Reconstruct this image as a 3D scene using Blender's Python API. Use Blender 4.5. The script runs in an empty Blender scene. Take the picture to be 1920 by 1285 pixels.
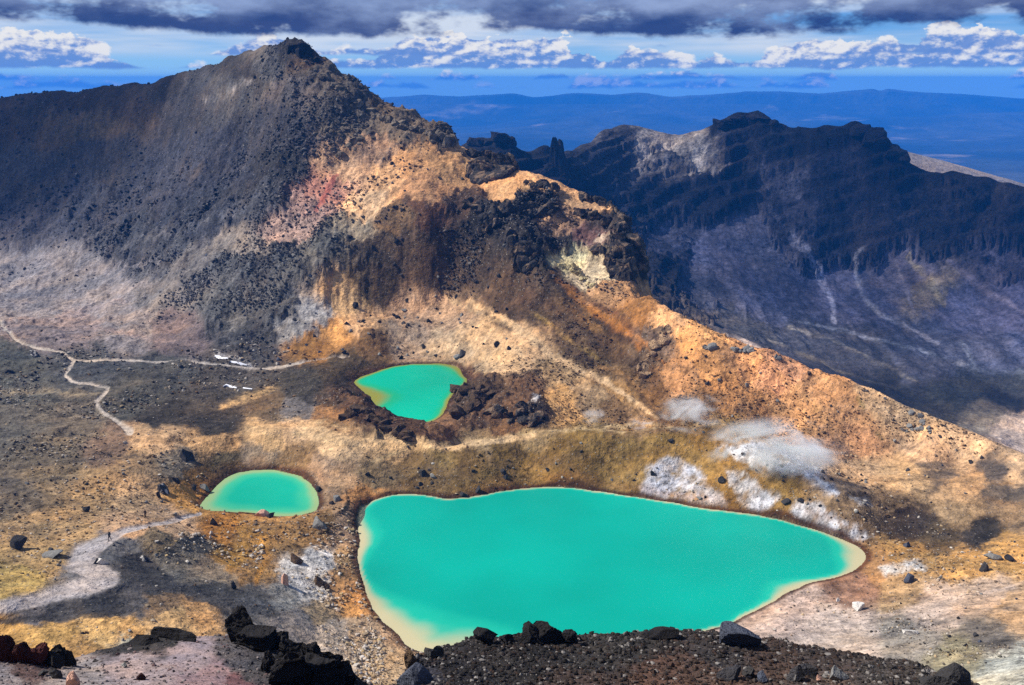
import bpy, bmesh, math, random
import numpy as np
from mathutils import Vector, Matrix
random.seed(7); rng = np.random.default_rng(7)
R = math.radians
scene = bpy.context.scene
col = scene.collection

# ------------------------------------------------------------------ camera, world, sun, exposure
CAM_Z = 90.0
FPX = 1844.0                                   # focal length in pixels of the 1920 px wide photograph
TH = math.atan((642.5 - 150.0) / FPX)          # downward tilt: eye level lies at row 150
CT, ST = math.cos(TH), math.sin(TH)
cam_d = bpy.data.cameras.new('camera'); cam = bpy.data.objects.new('camera', cam_d); col.objects.link(cam)
cam_d.sensor_width = 36.0; cam_d.lens = 36.0 * FPX / 1920.0
cam_d.clip_start = 0.1; cam_d.clip_end = 90000.0
cam.location = (0, 0, CAM_Z); cam.rotation_euler = (R(90) - TH, 0, 0)
scene.camera = cam

SUN_EL, SUN_AZ = R(43), R(-80)                 # azimuth from +Y towards +X
SUN_DIR = Vector((math.sin(SUN_AZ) * math.cos(SUN_EL), math.cos(SUN_AZ) * math.cos(SUN_EL), math.sin(SUN_EL)))
sun_d = bpy.data.lights.new('sun', 'SUN'); sun_d.energy = 5.0; sun_d.angle = R(0.5); sun_d.color = (1.0, 0.95, 0.87)
sun = bpy.data.objects.new('sun', sun_d); col.objects.link(sun)
sun.rotation_euler = (-SUN_DIR).to_track_quat('-Z', 'Y').to_euler()

scene.view_settings.view_transform = 'Standard'; scene.view_settings.look = 'None'
scene.view_settings.exposure = 0.45; scene.view_settings.gamma = 1.0
scene.view_settings.use_curve_mapping = False
scene.cycles.use_denoising = False
scene.cycles.max_bounces = 10; scene.cycles.diffuse_bounces = 2; scene.cycles.glossy_bounces = 2
scene.cycles.transparent_max_bounces = 12; scene.cycles.volume_bounces = 4
scene.cycles.volume_step_rate = 1.0; scene.cycles.volume_max_steps = 96

def L(r, g, b):
    def f(c):
        c = c / 255.0
        return c / 12.92 if c <= 0.04045 else ((c + 0.055) / 1.055) ** 2.4
    return (f(r), f(g), f(b))

class NT:
    """small helper to write node trees"""
    def __init__(s, tree): s.t = tree; s.n = tree.nodes; s.l = tree.links
    def new(s, typ, **kw):
        n = s.n.new(typ)
        for k, v in kw.items(): setattr(n, k, v)
        return n
    def set(s, sock, v):
        if isinstance(v, bpy.types.NodeSocket): s.l.new(v, sock)
        elif isinstance(v, (int, float)) and sock.type in ('RGBA', 'VECTOR'): sock.default_value = (v,) * len(sock.default_value)
        elif isinstance(v, tuple) and sock.type == 'RGBA' and len(v) == 3: sock.default_value = (*v, 1)
        else: sock.default_value = v
    def math(s, op, a, b=0.0, c=0.0, clamp=False):
        n = s.new('ShaderNodeMath', operation=op, use_clamp=clamp)
        for i, v in enumerate((a, b, c)): s.set(n.inputs[i], v)
        return n.outputs[0]
    def add(s, a, b): return s.math('ADD', a, b)
    def sub(s, a, b): return s.math('SUBTRACT', a, b)
    def mul(s, a, b): return s.math('MULTIPLY', a, b)
    def mx(s, fac, a, b, blend='MIX'):
        n = s.new('ShaderNodeMix', data_type='RGBA', blend_type=blend)
        s.set(n.inputs[0], fac); s.set(n.inputs[6], a); s.set(n.inputs[7], b)
        return n.outputs[2]
    def ss(s, v, lo, hi, a=0.0, b=1.0):
        n = s.new('ShaderNodeMapRange', interpolation_type='SMOOTHSTEP')
        for i, q in enumerate((v, lo, hi, a, b)): s.set(n.inputs[i], q)
        return n.outputs[0]
    def lin(s, v, lo, hi, a=0.0, b=1.0):
        n = s.new('ShaderNodeMapRange')
        for i, q in enumerate((v, lo, hi, a, b)): s.set(n.inputs[i], q)
        return n.outputs[0]
    def noise(s, vec, scale, detail=4, rough=0.55, dist=0.0, out=0):
        n = s.new('ShaderNodeTexNoise')
        if vec is not None: s.l.new(vec, n.inputs['Vector'])
        s.set(n.inputs['Scale'], scale); n.inputs['Detail'].default_value = detail
        n.inputs['Roughness'].default_value = rough; n.inputs['Distortion'].default_value = dist
        return n.outputs[out]
    def xyz(s, x, y, z=0.0):
        n = s.new('ShaderNodeCombineXYZ')
        for i, v in enumerate((x, y, z)): s.set(n.inputs[i], v)
        return n.outputs[0]

world = bpy.data.worlds.new('World'); scene.world = world; world.use_nodes = True
def build_world():
    t = NT(world.node_tree); t.n.clear()
    out = t.new('ShaderNodeOutputWorld'); bg = t.new('ShaderNodeBackground'); t.l.new(bg.outputs[0], out.inputs[0])
    STR = 0.055; bg.inputs[1].default_value = STR
    sky = t.new('ShaderNodeTexSky', sky_type='NISHITA'); sky.sun_disc = False
    sky.sun_elevation = SUN_EL; sky.sun_rotation = SUN_AZ
    sky.altitude = 1800; sky.air_density = 1.0; sky.dust_density = 0.15; sky.ozone_density = 2.5
    tc = t.new('ShaderNodeTexCoord'); sep = t.new('ShaderNodeSeparateXYZ'); t.l.new(tc.outputs['Generated'], sep.inputs[0])
    x, y, z = sep.outputs
    t.l.new(t.xyz(x, y, t.math('MAXIMUM', z, 0.006)), sky.inputs[0])             # seen from a height the sky reaches below eye level
    az = t.math('ARCTAN2', x, y); el = t.math('ARCSINE', z)
    u = t.mul(az, 57.2958); v = t.mul(el, 57.2958)                # degrees
    def c(rgb): return tuple(q / STR * 0.76 for q in L(*rgb))
    # clear air: the physical sky, a little deeper in tone
    base = t.mx(1.0, sky.outputs[0], (0.46, 0.74, 1.2), 'MULTIPLY')
    base = t.mx(t.ss(v, 14.0, 1.0, 0.0, 0.75), base, t.mx(t.ss(v, -0.6, 3.5), c((168, 222, 255)), c((96, 164, 232))))
    # thin high veil
    nv = t.noise(t.xyz(t.mul(u, 0.05), t.mul(v, 0.55), 3.0), 1.0, 4, 0.55)
    veil = t.mul(t.ss(nv, 0.36, 0.62), t.mul(t.ss(v, 0.9, 1.9), t.ss(v, 9.0, 5.0, 0.35, 1.0)))
    base = t.mx(t.mul(veil, 0.9), base, c((216, 224, 234)))
    # rows of fair weather cumulus, each with a flat base
    def row(colr, vb, h, su, seed, cover, soft=0.12):
        n1 = t.noise(t.xyz(t.mul(u, su), seed, 0.0), 1.0, 2, 0.5)
        hh = t.mul(t.ss(n1, cover, cover + 0.22), h)
        p = t.xyz(t.mul(u, 0.5), t.mul(v, 0.85), seed)
        q = t.xyz(t.add(t.mul(u, 0.5), 0.10), t.sub(t.mul(v, 0.85), 0.15), seed)
        n2 = t.noise(p, 1.0, 5, 0.58); n3 = t.noise(q, 1.0, 5, 0.58)
        up = t.sub(v, t.add(vb, t.mul(t.sub(t.noise(t.xyz(t.mul(u, 0.3), seed, 7.0), 1.0, 4, 0.6), 0.5), 0.55)))
        top = t.mul(hh, t.lin(n2, 0.28, 0.72, 0.25, 1.45))
        m = t.mul(t.ss(t.sub(top, up), 0.0, soft), t.ss(up, -0.06, 0.14))
        lit = t.add(t.mul(t.sub(n2, n3), 4.2), t.add(t.mul(t.math('DIVIDE', up, t.add(hh, 0.12)), 0.75), -0.02))
        shade = t.mx(t.ss(lit, 0.05, 0.75), c((104, 142, 206)), c((240, 238, 234)))
        return t.mx(t.mul(m, 0.93), colr, shade)
    base = row(base, -0.45, 0.8, 0.21, 11.3, 0.38, 0.35)
    base = row(base, 0.0, 0.75, 0.26, 16.3, 0.40, 0.3)
    base = row(base, 0.58, 1.9, 0.085, 4.7, 0.33, 0.2)
    base = row(base, 1.3, 1.5, 0.11, 31.9, 0.46, 0.2)
    base = row(base, 1.75, 0.7, 0.23, 52.3, 0.55, 0.3)
    # broken grey deck overhead, seen from below
    zz = t.math('MAXIMUM', z, 0.012)
    P = t.xyz(t.mul(t.math('DIVIDE', x, zz), 0.13), t.mul(t.math('DIVIDE', y, zz), 0.13), 0.0)
    nd = t.noise(P, 1.0, 5, 0.55, 0.3)
    edge = t.add(2.4, t.add(t.mul(t.sub(t.noise(t.xyz(t.mul(u, 0.09), 1.7, 0), 1.0, 3, 0.5), 0.5), 2.2),
                             t.mul(t.sub(t.noise(t.xyz(t.mul(u, 0.7), t.mul(v, 0.9), 9.1), 1.0, 5, 0.6), 0.5), 0.75)))
    near = t.ss(t.sub(v, edge), -0.06, 0.32)
    gap = t.noise(t.xyz(t.mul(u, 0.17), t.mul(v, 0.34), 2.2), 1.0, 5, 0.6)
    cov = t.mul(t.mul(near, t.ss(gap, 0.62, 0.50)), t.ss(t.add(nd, t.ss(v, 5.0, 25.0, 0.26, 0.05)), 0.44, 0.58))
    nn = t.noise(t.xyz(t.mul(u, 0.22), t.mul(v, 0.55), 5.0), 1.0, 5, 0.58)
    tone = t.add(t.mul(t.ss(t.sub(v, edge), 0.1, 2.2), 0.55), t.mul(t.sub(nn, 0.5), 1.5))
    deck = t.mx(t.ss(tone, -0.1, 0.9), c((38, 58, 114)), c((150, 170, 210)))
    base = t.mx(t.mul(cov, 0.96), base, deck)
    t.l.new(base, bg.inputs[0])
build_world()
world.cycles.sampling_method = 'MANUAL'; world.cycles.sample_map_resolution = 256

# ------------------------------------------------------------------ numeric helpers
from concurrent.futures import ThreadPoolExecutor
NTAB = {}
def ntab(seed):
    if seed not in NTAB: NTAB[seed] = np.random.default_rng(1000 + seed).random(512 * 512, dtype=np.float32) * 2 - 1
    return NTAB[seed]
def vnoise(x, y, seed=0):
    T = ntab(seed % 16); x = x + np.float32(seed * 7.31); y = y - np.float32(seed * 3.77)
    ix = np.floor(x); iy = np.floor(y); fx = x - ix; fy = y - iy
    ix = ix.astype(np.int32) & 511; iy = iy.astype(np.int32) & 511; jx = (ix + 1) & 511; jy = ((iy + 1) & 511) << 9; iy = iy << 9
    fx = fx * fx * (3 - 2 * fx); fy = fy * fy * (3 - 2 * fy)
    a = T[iy + ix]; c = T[jy + ix]; a += (T[iy + jx] - a) * fx; c += (T[jy + jx] - c) * fx
    return a + (c - a) * fy
def _fbm(x, y, wl, octv, gain, seed, ridged):
    s = np.zeros(x.shape, np.float32); amp = 1.0; f = 1.0 / wl; tot = 0
    for o in range(octv):
        a = 0.6 + o * 1.1; ca, sa = np.float32(math.cos(a) * f), np.float32(math.sin(a) * f)
        n = vnoise(x * ca - y * sa + np.float32(17.3 * o), x * sa + y * ca - np.float32(9.1 * o), seed + o * 31)
        s += np.float32(amp) * ((1 - 2 * np.abs(n)) if ridged else n); tot += amp; amp *= gain; f *= 2.03
    return s / np.float32(tot)
POOL = ThreadPoolExecutor(4)
def fbm(x, y, wl, octv=4, gain=0.5, seed=0, ridged=False):
    x = np.asarray(x, np.float32); y = np.asarray(y, np.float32)
    if x.size < 50000: return _fbm(x, y, wl, octv, gain, seed, ridged)
    ntab(0)
    for o in range(octv): ntab((seed + o * 31) % 16)
    xs = np.array_split(x, 8); ys = np.array_split(y, 8)
    return np.concatenate(list(POOL.map(lambda q: _fbm(q[0], q[1], wl, octv, gain, seed, ridged), zip(xs, ys))))
def hash2(ix, iy, seed):
    h = (ix.astype(np.int64) * 374761393 + iy.astype(np.int64) * 668265263 + seed * 1442695041) & 0xFFFFFFFF
    h = ((h ^ (h >> 13)) * 1274126177) & 0xFFFFFFFF
    return ((h ^ (h >> 16)) & 0xFFFFFFFF).astype(np.float64) / 4294967295.0
def hash3(ix, iy, iz, seed): return hash2(ix * 31 + iz * 1009, iy * 17 - iz * 7919, seed)
def vnoise3(p, seed=0):
    i = np.floor(p); f = p - i; i = i.astype(np.int64); f = f * f * (3 - 2 * f)
    r = 0
    for dx in (0, 1):
        for dy in (0, 1):
            for dz in (0, 1):
                w = (f[:, 0] if dx else 1 - f[:, 0]) * (f[:, 1] if dy else 1 - f[:, 1]) * (f[:, 2] if dz else 1 - f[:, 2])
                r = r + w * hash3(i[:, 0] + dx, i[:, 1] + dy, i[:, 2] + dz, seed)
    return r * 2 - 1
def fbm3(p, wl, octv=3, seed=0, ridged=False):
    s = 0; a = 1; tot = 0
    for o in range(octv):
        n = vnoise3(p / wl * 2.0 ** o + 5.7 * o, seed + o * 13)
        s = s + a * ((1 - 2 * np.abs(n)) if ridged else n); tot += a; a *= 0.5
    return s / tot
def sstep(x, a, b):
    t = np.clip((x - a) / (b - a), 0, 1); return t * t * (3 - 2 * t)

def uw(px, py):
    xc = (px - 960.0) / FPX; yc = -(py - 642.5) / FPX
    den = CT + yc * ST
    return xc / den, (-ST + yc * CT) / den          # X/Y and Z/Y of the sight line through a pixel
def project(X, Y, Z):
    d = np.maximum(Y * CT - Z * ST, 0.1)
    return 960.0 + FPX * X / d, 642.5 - FPX * (Y * ST + Z * CT) / d
def cpt(px, py, z=None, Y=None):                    # a surveyed point: sight line plus height or distance
    u, w = uw(px, py)
    if Y is None: Y = z / w
    return (u, Y, w * Y)
def resample(line, step=40.0):
    out = []
    for a, b in zip(line[:-1], line[1:]):
        n = max(1, int(math.hypot(b[0] - a[0], b[1] - a[1]) / step))
        for k in range(n):
            t = k / n; out.append(tuple(a[i] + (b[i] - a[i]) * t for i in range(len(a))))
    out.append(line[-1]); return out

LS = 0.9
def rbf_fit(pts, c):
    P = np.array([(u, LS * math.log(Y)) for u, Y, z in pts]); f = np.array([z / Y for u, Y, z in pts])
    N = len(P); r = np.sqrt(((P[:, None] - P[None]) ** 2).sum(-1) + c * c)
    A = np.zeros((N + 3, N + 3)); A[:N, :N] = -r + np.eye(N) * -1e-4; A[:N, N] = 1; A[:N, N + 1:] = P; A[N, :N] = 1; A[N + 1:, :N] = P.T
    sol = np.linalg.solve(A, np.concatenate([f, np.zeros(3)]))
    return P, sol, c
def rbf_eval(m, U, LY):
    P, sol, c = m; s = np.full(U.shape, sol[len(P)]) + sol[len(P) + 1] * U + sol[len(P) + 2] * LY
    W = [(np.float32(a), np.float32(b), np.float32(k)) for (a, b), k in zip(P, sol[:len(P)])]; c2 = np.float32(c * c)
    def job(q):
        x, y = q; acc = np.zeros(x.shape, np.float64)
        for a, b, k in W: acc -= k * np.sqrt((x - a) ** 2 + (y - b) ** 2 + c2)
        return acc
    return s + np.concatenate(list(POOL.map(job, zip(np.array_split(U.astype(np.float32), 16), np.array_split(LY.astype(np.float32), 16)))))

def poly_sd(X, Y, poly, reach=60.0):
    """signed distance to a closed polygon, positive outside; beyond reach only 'far'"""
    px = [q[0] for q in poly]; py = [q[1] for q in poly]
    sel = (X > min(px) - reach) & (X < max(px) + reach) & (Y > min(py) - reach) & (Y < max(py) + reach)
    x = X[sel].astype(np.float32); y = Y[sel].astype(np.float32)
    d = np.full(x.shape, 1e9, np.float32); ins = np.zeros(x.shape, bool); n = len(poly)
    for i in range(n):
        x0, y0 = map(np.float32, poly[i]); x1, y1 = map(np.float32, poly[(i + 1) % n])
        ex, ey = x1 - x0, y1 - y0; q = ex * ex + ey * ey + np.float32(1e-9)
        t = np.clip(((x - x0) * ex + (y - y0) * ey) / q, 0, 1)
        d = np.minimum(d, (x - x0 - t * ex) ** 2 + (y - y0 - t * ey) ** 2)
        ins ^= ((y0 > y) != (y1 > y)) & (x < ex * (y - y0) / (ey if abs(ey) > 1e-9 else np.float32(1e-9)) + x0)
    out = np.full(X.shape, 1e4); d = np.sqrt(d); out[sel] = np.where(ins, -d, d); return out
def smooth_poly(p, it=2):
    for _ in range(it):
        q = []
        for i in range(len(p)):
            a, b = p[i], p[(i + 1) % len(p)]
            q += [(a[0] * .75 + b[0] * .25, a[1] * .75 + b[1] * .25), (a[0] * .25 + b[0] * .75, a[1] * .25 + b[1] * .75)]
        p = q
    return p
def seg_d(px, py, line):
    """distance in pixels to a stroke and the stroke's width there"""
    mw = max(q[2] for q in line) * 3 + 20
    sel = (px > min(q[0] for q in line) - mw) & (px < max(q[0] for q in line) + mw) & (py > min(q[1] for q in line) - mw) & (py < max(q[1] for q in line) + mw)
    X, Y = px[sel], py[sel]; d = np.full(X.shape, 1e9); wd = np.zeros(X.shape)
    for (x0, y0, w0), (x1, y1, w1) in zip(line[:-1], line[1:]):
        ex, ey = x1 - x0, y1 - y0; q = ex * ex + ey * ey + 1e-9
        t = np.clip(((X - x0) * ex + (Y - y0) * ey) / q, 0, 1)
        dd = np.hypot(X - x0 - t * ex, Y - y0 - t * ey); m = dd < d
        d = np.where(m, dd, d); wd = np.where(m, w0 + (w1 - w0) * t, wd)
    D = np.full(px.shape, 1e9); W = np.ones(px.shape); D[sel] = d; W[sel] = wd
    return D, W

# ------------------------------------------------------------------ materials
def new_mat(name):
    m = bpy.data.materials.new(name); m.use_nodes = True
    t = NT(m.node_tree); b = t.n['Principled BSDF']
    b.inputs['Roughness'].default_value = 0.95; b.inputs['Specular IOR Level'].default_value = 0.15
    return m, t, b
def earth_mat(name, fine, grain=0.35, bump=0.6, speck=0.0):
    """loose volcanic ground: colour comes with the mesh, grain and pebbles from noise in metres"""
    m, t, b = new_mat(name)
    at = t.new('ShaderNodeAttribute', attribute_name='tone'); geo = t.new('ShaderNodeNewGeometry'); P = geo.outputs['Position']
    rk = t.new('ShaderNodeAttribute', attribute_name='rough').outputs['Fac']
    n1 = t.noise(P, 1.0 / (fine * 9), 5, 0.62); n2 = t.noise(P, 1.0 / fine, 4, 0.65); n3 = t.noise(P, 1.0 / (fine * 45), 4, 0.6); n4 = t.noise(P, 1.0 / (fine * 3.2), 3, 0.6)
    g = t.add(t.mul(t.sub(n1, 0.5), 1.25), t.add(t.mul(t.sub(n4, 0.5), 1.3), t.add(t.mul(t.sub(n2, 0.5), 1.0), t.mul(t.sub(n3, 0.5), 0.8))))
    g = t.math('MAXIMUM', t.add(1.0, t.mul(g, t.mul(grain, t.add(2.2, t.mul(rk, 2.4))))), 0.16)
    c = t.mx(1.0, at.outputs['Color'], g, 'MULTIPLY')
    warm = t.mx(t.ss(n3, 0.35, 0.7), (0.93, 0.98, 1.06), (1.09, 0.99, 0.88))
    c = t.mx(1.0, c, warm, 'MULTIPLY')
    vo = t.new('ShaderNodeTexVoronoi'); t.l.new(P, vo.inputs['Vector']); vo.inputs['Scale'].default_value = 1.0 / (fine * 1.6)
    sepc = t.new('ShaderNodeSeparateColor'); t.l.new(vo.outputs['Color'], sepc.inputs[0])
    peb = t.mul(t.mul(t.ss(vo.outputs['Distance'], 0.42, 0.25), t.ss(sepc.outputs[0], 0.80, 0.86)), 1.0 - speck)
    c = t.mx(t.mul(peb, t.add(0.3, t.mul(rk, 0.4))), c, t.mx(sepc.outputs[1], (0.035, 0.033, 0.034), (0.42, 0.38, 0.33)))
    t.l.new(c, b.inputs['Base Color'])
    bp = t.new('ShaderNodeBump'); bp.inputs['Strength'].default_value = bump; bp.inputs['Distance'].default_value = fine * 0.9
    h = t.add(t.add(t.mul(n1, 2.6), t.mul(n4, 1.3)), t.mul(peb, 0.5))
    t.l.new(h, bp.inputs['Height']); t.l.new(bp.outputs[0], b.inputs['Normal'])
    return m
def rock_mat(name, rgb, var=0.5, scale=3.0, light=None, lightness=0.0):
    m, t, b = new_mat(name)
    oi = t.new('ShaderNodeObjectInfo'); geo = t.new('ShaderNodeNewGeometry'); P = geo.outputs['Position']
    at = t.new('ShaderNodeAttribute', attribute_name='shade')
    n1 = t.noise(P, scale, 5, 0.65); n2 = t.noise(P, scale * 6, 3, 0.6)
    g = t.add(1.0, t.mul(t.add(t.sub(n1, 0.5), t.mul(t.sub(n2, 0.5), 0.7)), var * 3))
    c = t.mx(1.0, (*L(*rgb), 1), g, 'MULTIPLY')
    if light: c = t.mx(t.mul(t.ss(t.noise(P, scale * 0.7, 4, 0.6), 0.5, 0.62), lightness), c, (*L(*light), 1))
    t.l.new(c, b.inputs['Base Color'])
    bp = t.new('ShaderNodeBump'); bp.inputs['Strength'].default_value = 1.0; bp.inputs['Distance'].default_value = 0.6 / scale
    t.l.new(t.add(n1, t.mul(n2, 0.4)), bp.inputs['Height']); t.l.new(bp.outputs[0], b.inputs['Normal'])
    return m
def stone_mat(name):
    """loose stones whose colour comes with the mesh"""
    m, t, b = new_mat(name)
    at = t.new('ShaderNodeAttribute', attribute_name='tone'); geo = t.new('ShaderNodeNewGeometry')
    n = t.noise(geo.outputs['Position'], 4.0, 3, 0.6)
    t.l.new(t.mx(1.0, at.outputs['Color'], t.lin(n, 0.2, 0.8, 0.6, 1.4), 'MULTIPLY'), b.inputs['Base Color'])
    return m
def plain_mat(name, rgb, rough=0.8, var=0.15):
    m, t, b = new_mat(name); b.inputs['Roughness'].default_value = rough
    geo = t.new('ShaderNodeNewGeometry'); n = t.noise(geo.outputs['Position'], 9.0, 3, 0.6)
    t.l.new(t.mx(1.0, (*L(*rgb), 1), t.lin(n, 0.2, 0.8, 1 - var * 2, 1 + var * 2), 'MULTIPLY'), b.inputs['Base Color'])
    return m

def mesh_np(name, V, F, mat, smooth=True, attrs=None, parent=None):
    """V (n,3), F (m,k) arrays to a mesh object; attrs: name -> (kind, per-vertex array)"""
    me = bpy.data.meshes.new(name); n, k = F.shape
    me.vertices.add(len(V)); me.vertices.foreach_set('co', np.ascontiguousarray(V, np.float32).ravel())
    me.loops.add(n * k); me.loops.foreach_set('vertex_index', np.ascontiguousarray(F, np.int32).ravel())
    me.polygons.add(n); me.polygons.foreach_set('loop_start', np.arange(0, n * k, k, dtype=np.int32))
    me.polygons.foreach_set('loop_total', np.full(n, k, np.int32))
    me.update(calc_edges=True)
    me.polygons.foreach_set('use_smooth', np.full(n, smooth, bool))
    for an, (kind, arr) in (attrs or {}).items():
        if kind == 'C':
            a = me.color_attributes.new(an, 'FLOAT_COLOR', 'POINT')
            a.data.foreach_set('color', np.concatenate([arr, np.ones((len(arr), 1))], 1).astype(np.float32).ravel())
        else:
            a = me.attributes.new(an, 'FLOAT', 'POINT'); a.data.foreach_set('value', arr.astype(np.float32))
    if mat: me.materials.append(mat)
    o = bpy.data.objects.new(name, me); col.objects.link(o)
    if parent: o.parent = parent
    return o
def tag(o, label=None, cat=None, group=None, kind=None):
    if label: o['label'] = label
    if cat: o['category'] = cat
    if group: o['group'] = group
    if kind: o['kind'] = kind
    return o

# ------------------------------------------------------------------ the land, sheet by sheet
class Sheet:
    """a height field over plan, sampled finer near the viewpoint"""
    def __init__(s, pts, us, ys, c=0.008):
        s.us = us; s.ys = ys; s.U, s.Y = np.meshgrid(us, ys); s.X = s.U * s.Y
        s.Z = rbf_eval(rbf_fit(pts, c), s.U, LS * np.log(s.Y)) * s.Y
    def finish(s): s.PX, s.PY = project(s.X, s.Y, s.Z); s.W = s.Z / s.Y
    def hit(s, px, py):
        u, w = uw(px, py); j = np.clip(np.searchsorted(s.us, u), 1, len(s.us) - 1); f = (u - s.us[j - 1]) / (s.us[j] - s.us[j - 1])
        colw = s.W[:, j - 1] * (1 - f) + s.W[:, j] * f
        k = np.argmax(colw >= w)
        if colw[k] < w: k = len(s.ys) - 1
        Y = s.ys[k]
        if k > 0:
            a, b = colw[k - 1], colw[k]; g = (w - a) / (b - a + 1e-12); Y = s.ys[k - 1] + g * (s.ys[k] - s.ys[k - 1])
        return np.array((u * Y, Y, s.height(u * Y, Y)))
    def height(s, X, Y):
        u = X / Y; j = int(np.clip(np.searchsorted(s.us, u), 1, len(s.us) - 1)); i = int(np.clip(np.searchsorted(s.ys, Y), 1, len(s.ys) - 1))
        f = np.clip((u - s.us[j - 1]) / (s.us[j] - s.us[j - 1]), 0, 1); g = np.clip((Y - s.ys[i - 1]) / (s.ys[i] - s.ys[i - 1]), 0, 1)
        Z = s.Z; return (Z[i-1, j-1] * (1 - f) + Z[i-1, j] * f) * (1 - g) + (Z[i, j-1] * (1 - f) + Z[i, j] * f) * g
    def split(s, parts, mat, tone, rough):
        """parts: list of (name, face mask); each becomes its own mesh"""
        nr, nc = s.U.shape; idx = np.arange(nr * nc).reshape(nr, nc)
        F = np.stack([idx[:-1, :-1], idx[:-1, 1:], idx[1:, 1:], idx[1:, :-1]], -1).reshape(-1, 4)
        V = np.stack([s.X.ravel(), s.Y.ravel(), s.Z.ravel() + CAM_Z], -1); T = tone.reshape(-1, 3) * 0.72; Q = rough.ravel()
        out = []
        for name, mask in parts:
            f = F[mask.ravel()]
            if not len(f): continue
            used, inv = np.unique(f, return_inverse=True)
            out.append(tag(mesh_np(name, V[used], inv.reshape(-1, 4), mat, True, {'tone': ('C', T[used]), 'rough': ('F', Q[used])}), kind='structure'))
        return out
def ulist(edge, n, wide, nw):
    a = np.linspace(-edge, edge, n); b = np.linspace(edge, wide, nw + 1)[1:]
    return np.concatenate([-b[::-1], a, b])
def paint(pts, PX, PY, warp=15.0, seed=5, soft=6.0, slope=None):
    """colour and roughness field from sample points, with ragged borders"""
    wx = PX + warp * (fbm(PX, PY, 70, 3, 0.6, seed) * 1.1 + fbm(PX, PY, 17, 4, .7, seed + 2) * 1.1)
    steep = sstep(-PY, -700, -620) if slope is None else slope
    wy = PY + warp * (fbm(PX, PY, 50, 3, 0.6, seed + 7) * .9 + steep * fbm(PX, PY * .45, 11, 5, .75, seed + 3) * 1.3 + (1 - steep) * fbm(PX * .4, PY, 9, 5, .75, seed + 4) * .9)
    wx = wx.astype(np.float32); wy = wy.astype(np.float32); P = [(px, py, np.array((*L(*rgb), rg), np.float32)) for px, py, rgb, rg in pts]
    def job(q):
        x, y = q; acc = np.zeros(x.shape + (4,), np.float32); tot = np.zeros(x.shape, np.float32)
        for px, py, c in P:
            d2 = (x - np.float32(px)) ** 2 + np.float32(1.9) * (y - np.float32(py)) ** 2 + np.float32(soft * soft)
            d2 = d2 * np.float32(1e-3); d2 *= d2; w = 1 / (d2 * d2 + np.float32(1e-12)); tot += w; acc += w[..., None] * c
        return acc / tot[..., None]
    acc = np.concatenate(list(POOL.map(job, zip(np.array_split(wx, 16), np.array_split(wy, 16)))))
    return acc[..., :3].astype(np.float64), acc[..., 3].astype(np.float64)

# ---- lake shores, surveyed as sight lines to a known water level
LAKE_A = [(668,965),(682,948),(715,933),(755,926),(800,930),(850,938),(900,930),(960,918),(1020,912),(1080,914),(1140,925),(1200,935),(1280,947),(1360,960),(1440,968),(1500,985),(1560,1003),(1605,1022),(1624,1040),(1620,1058),(1595,1075),(1560,1085),(1500,1098),(1470,1115),(1440,1137),(1400,1152),(1370,1170),(1320,1185),(1230,1205),(1100,1222),(900,1232),(810,1228),(768,1218),(752,1194),(722,1172),(702,1150),(690,1120),(678,1090),(673,1050),(676,1010),(668,985)]
LAKE_B = [(375,958),(378,940),(400,915),(430,892),(460,882),(500,880),(540,886),(570,897),(590,915),(600,940),(595,957),(575,966),(520,970),(470,965),(420,963)]
LAKE_C = [(660,714),(690,703),(725,690),(760,684),(800,682),(845,683),(862,690),(868,703),(880,714),(862,730),(845,742),(838,760),(828,780),(815,790),(790,796),(760,797),(725,792),(700,775),(690,760),(700,745),(680,735)]
LEV = {'A': -88.0, 'B': -86.2, 'C': -86.0}
LAKES = {}
for k, poly in (('A', LAKE_A), ('B', LAKE_B), ('C', LAKE_C)):
    LAKES[k] = smooth_poly([(lambda q: (q[0] * q[1], q[1]))(cpt(x, y, z=LEV[k])) for x, y in poly], 2)

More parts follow.
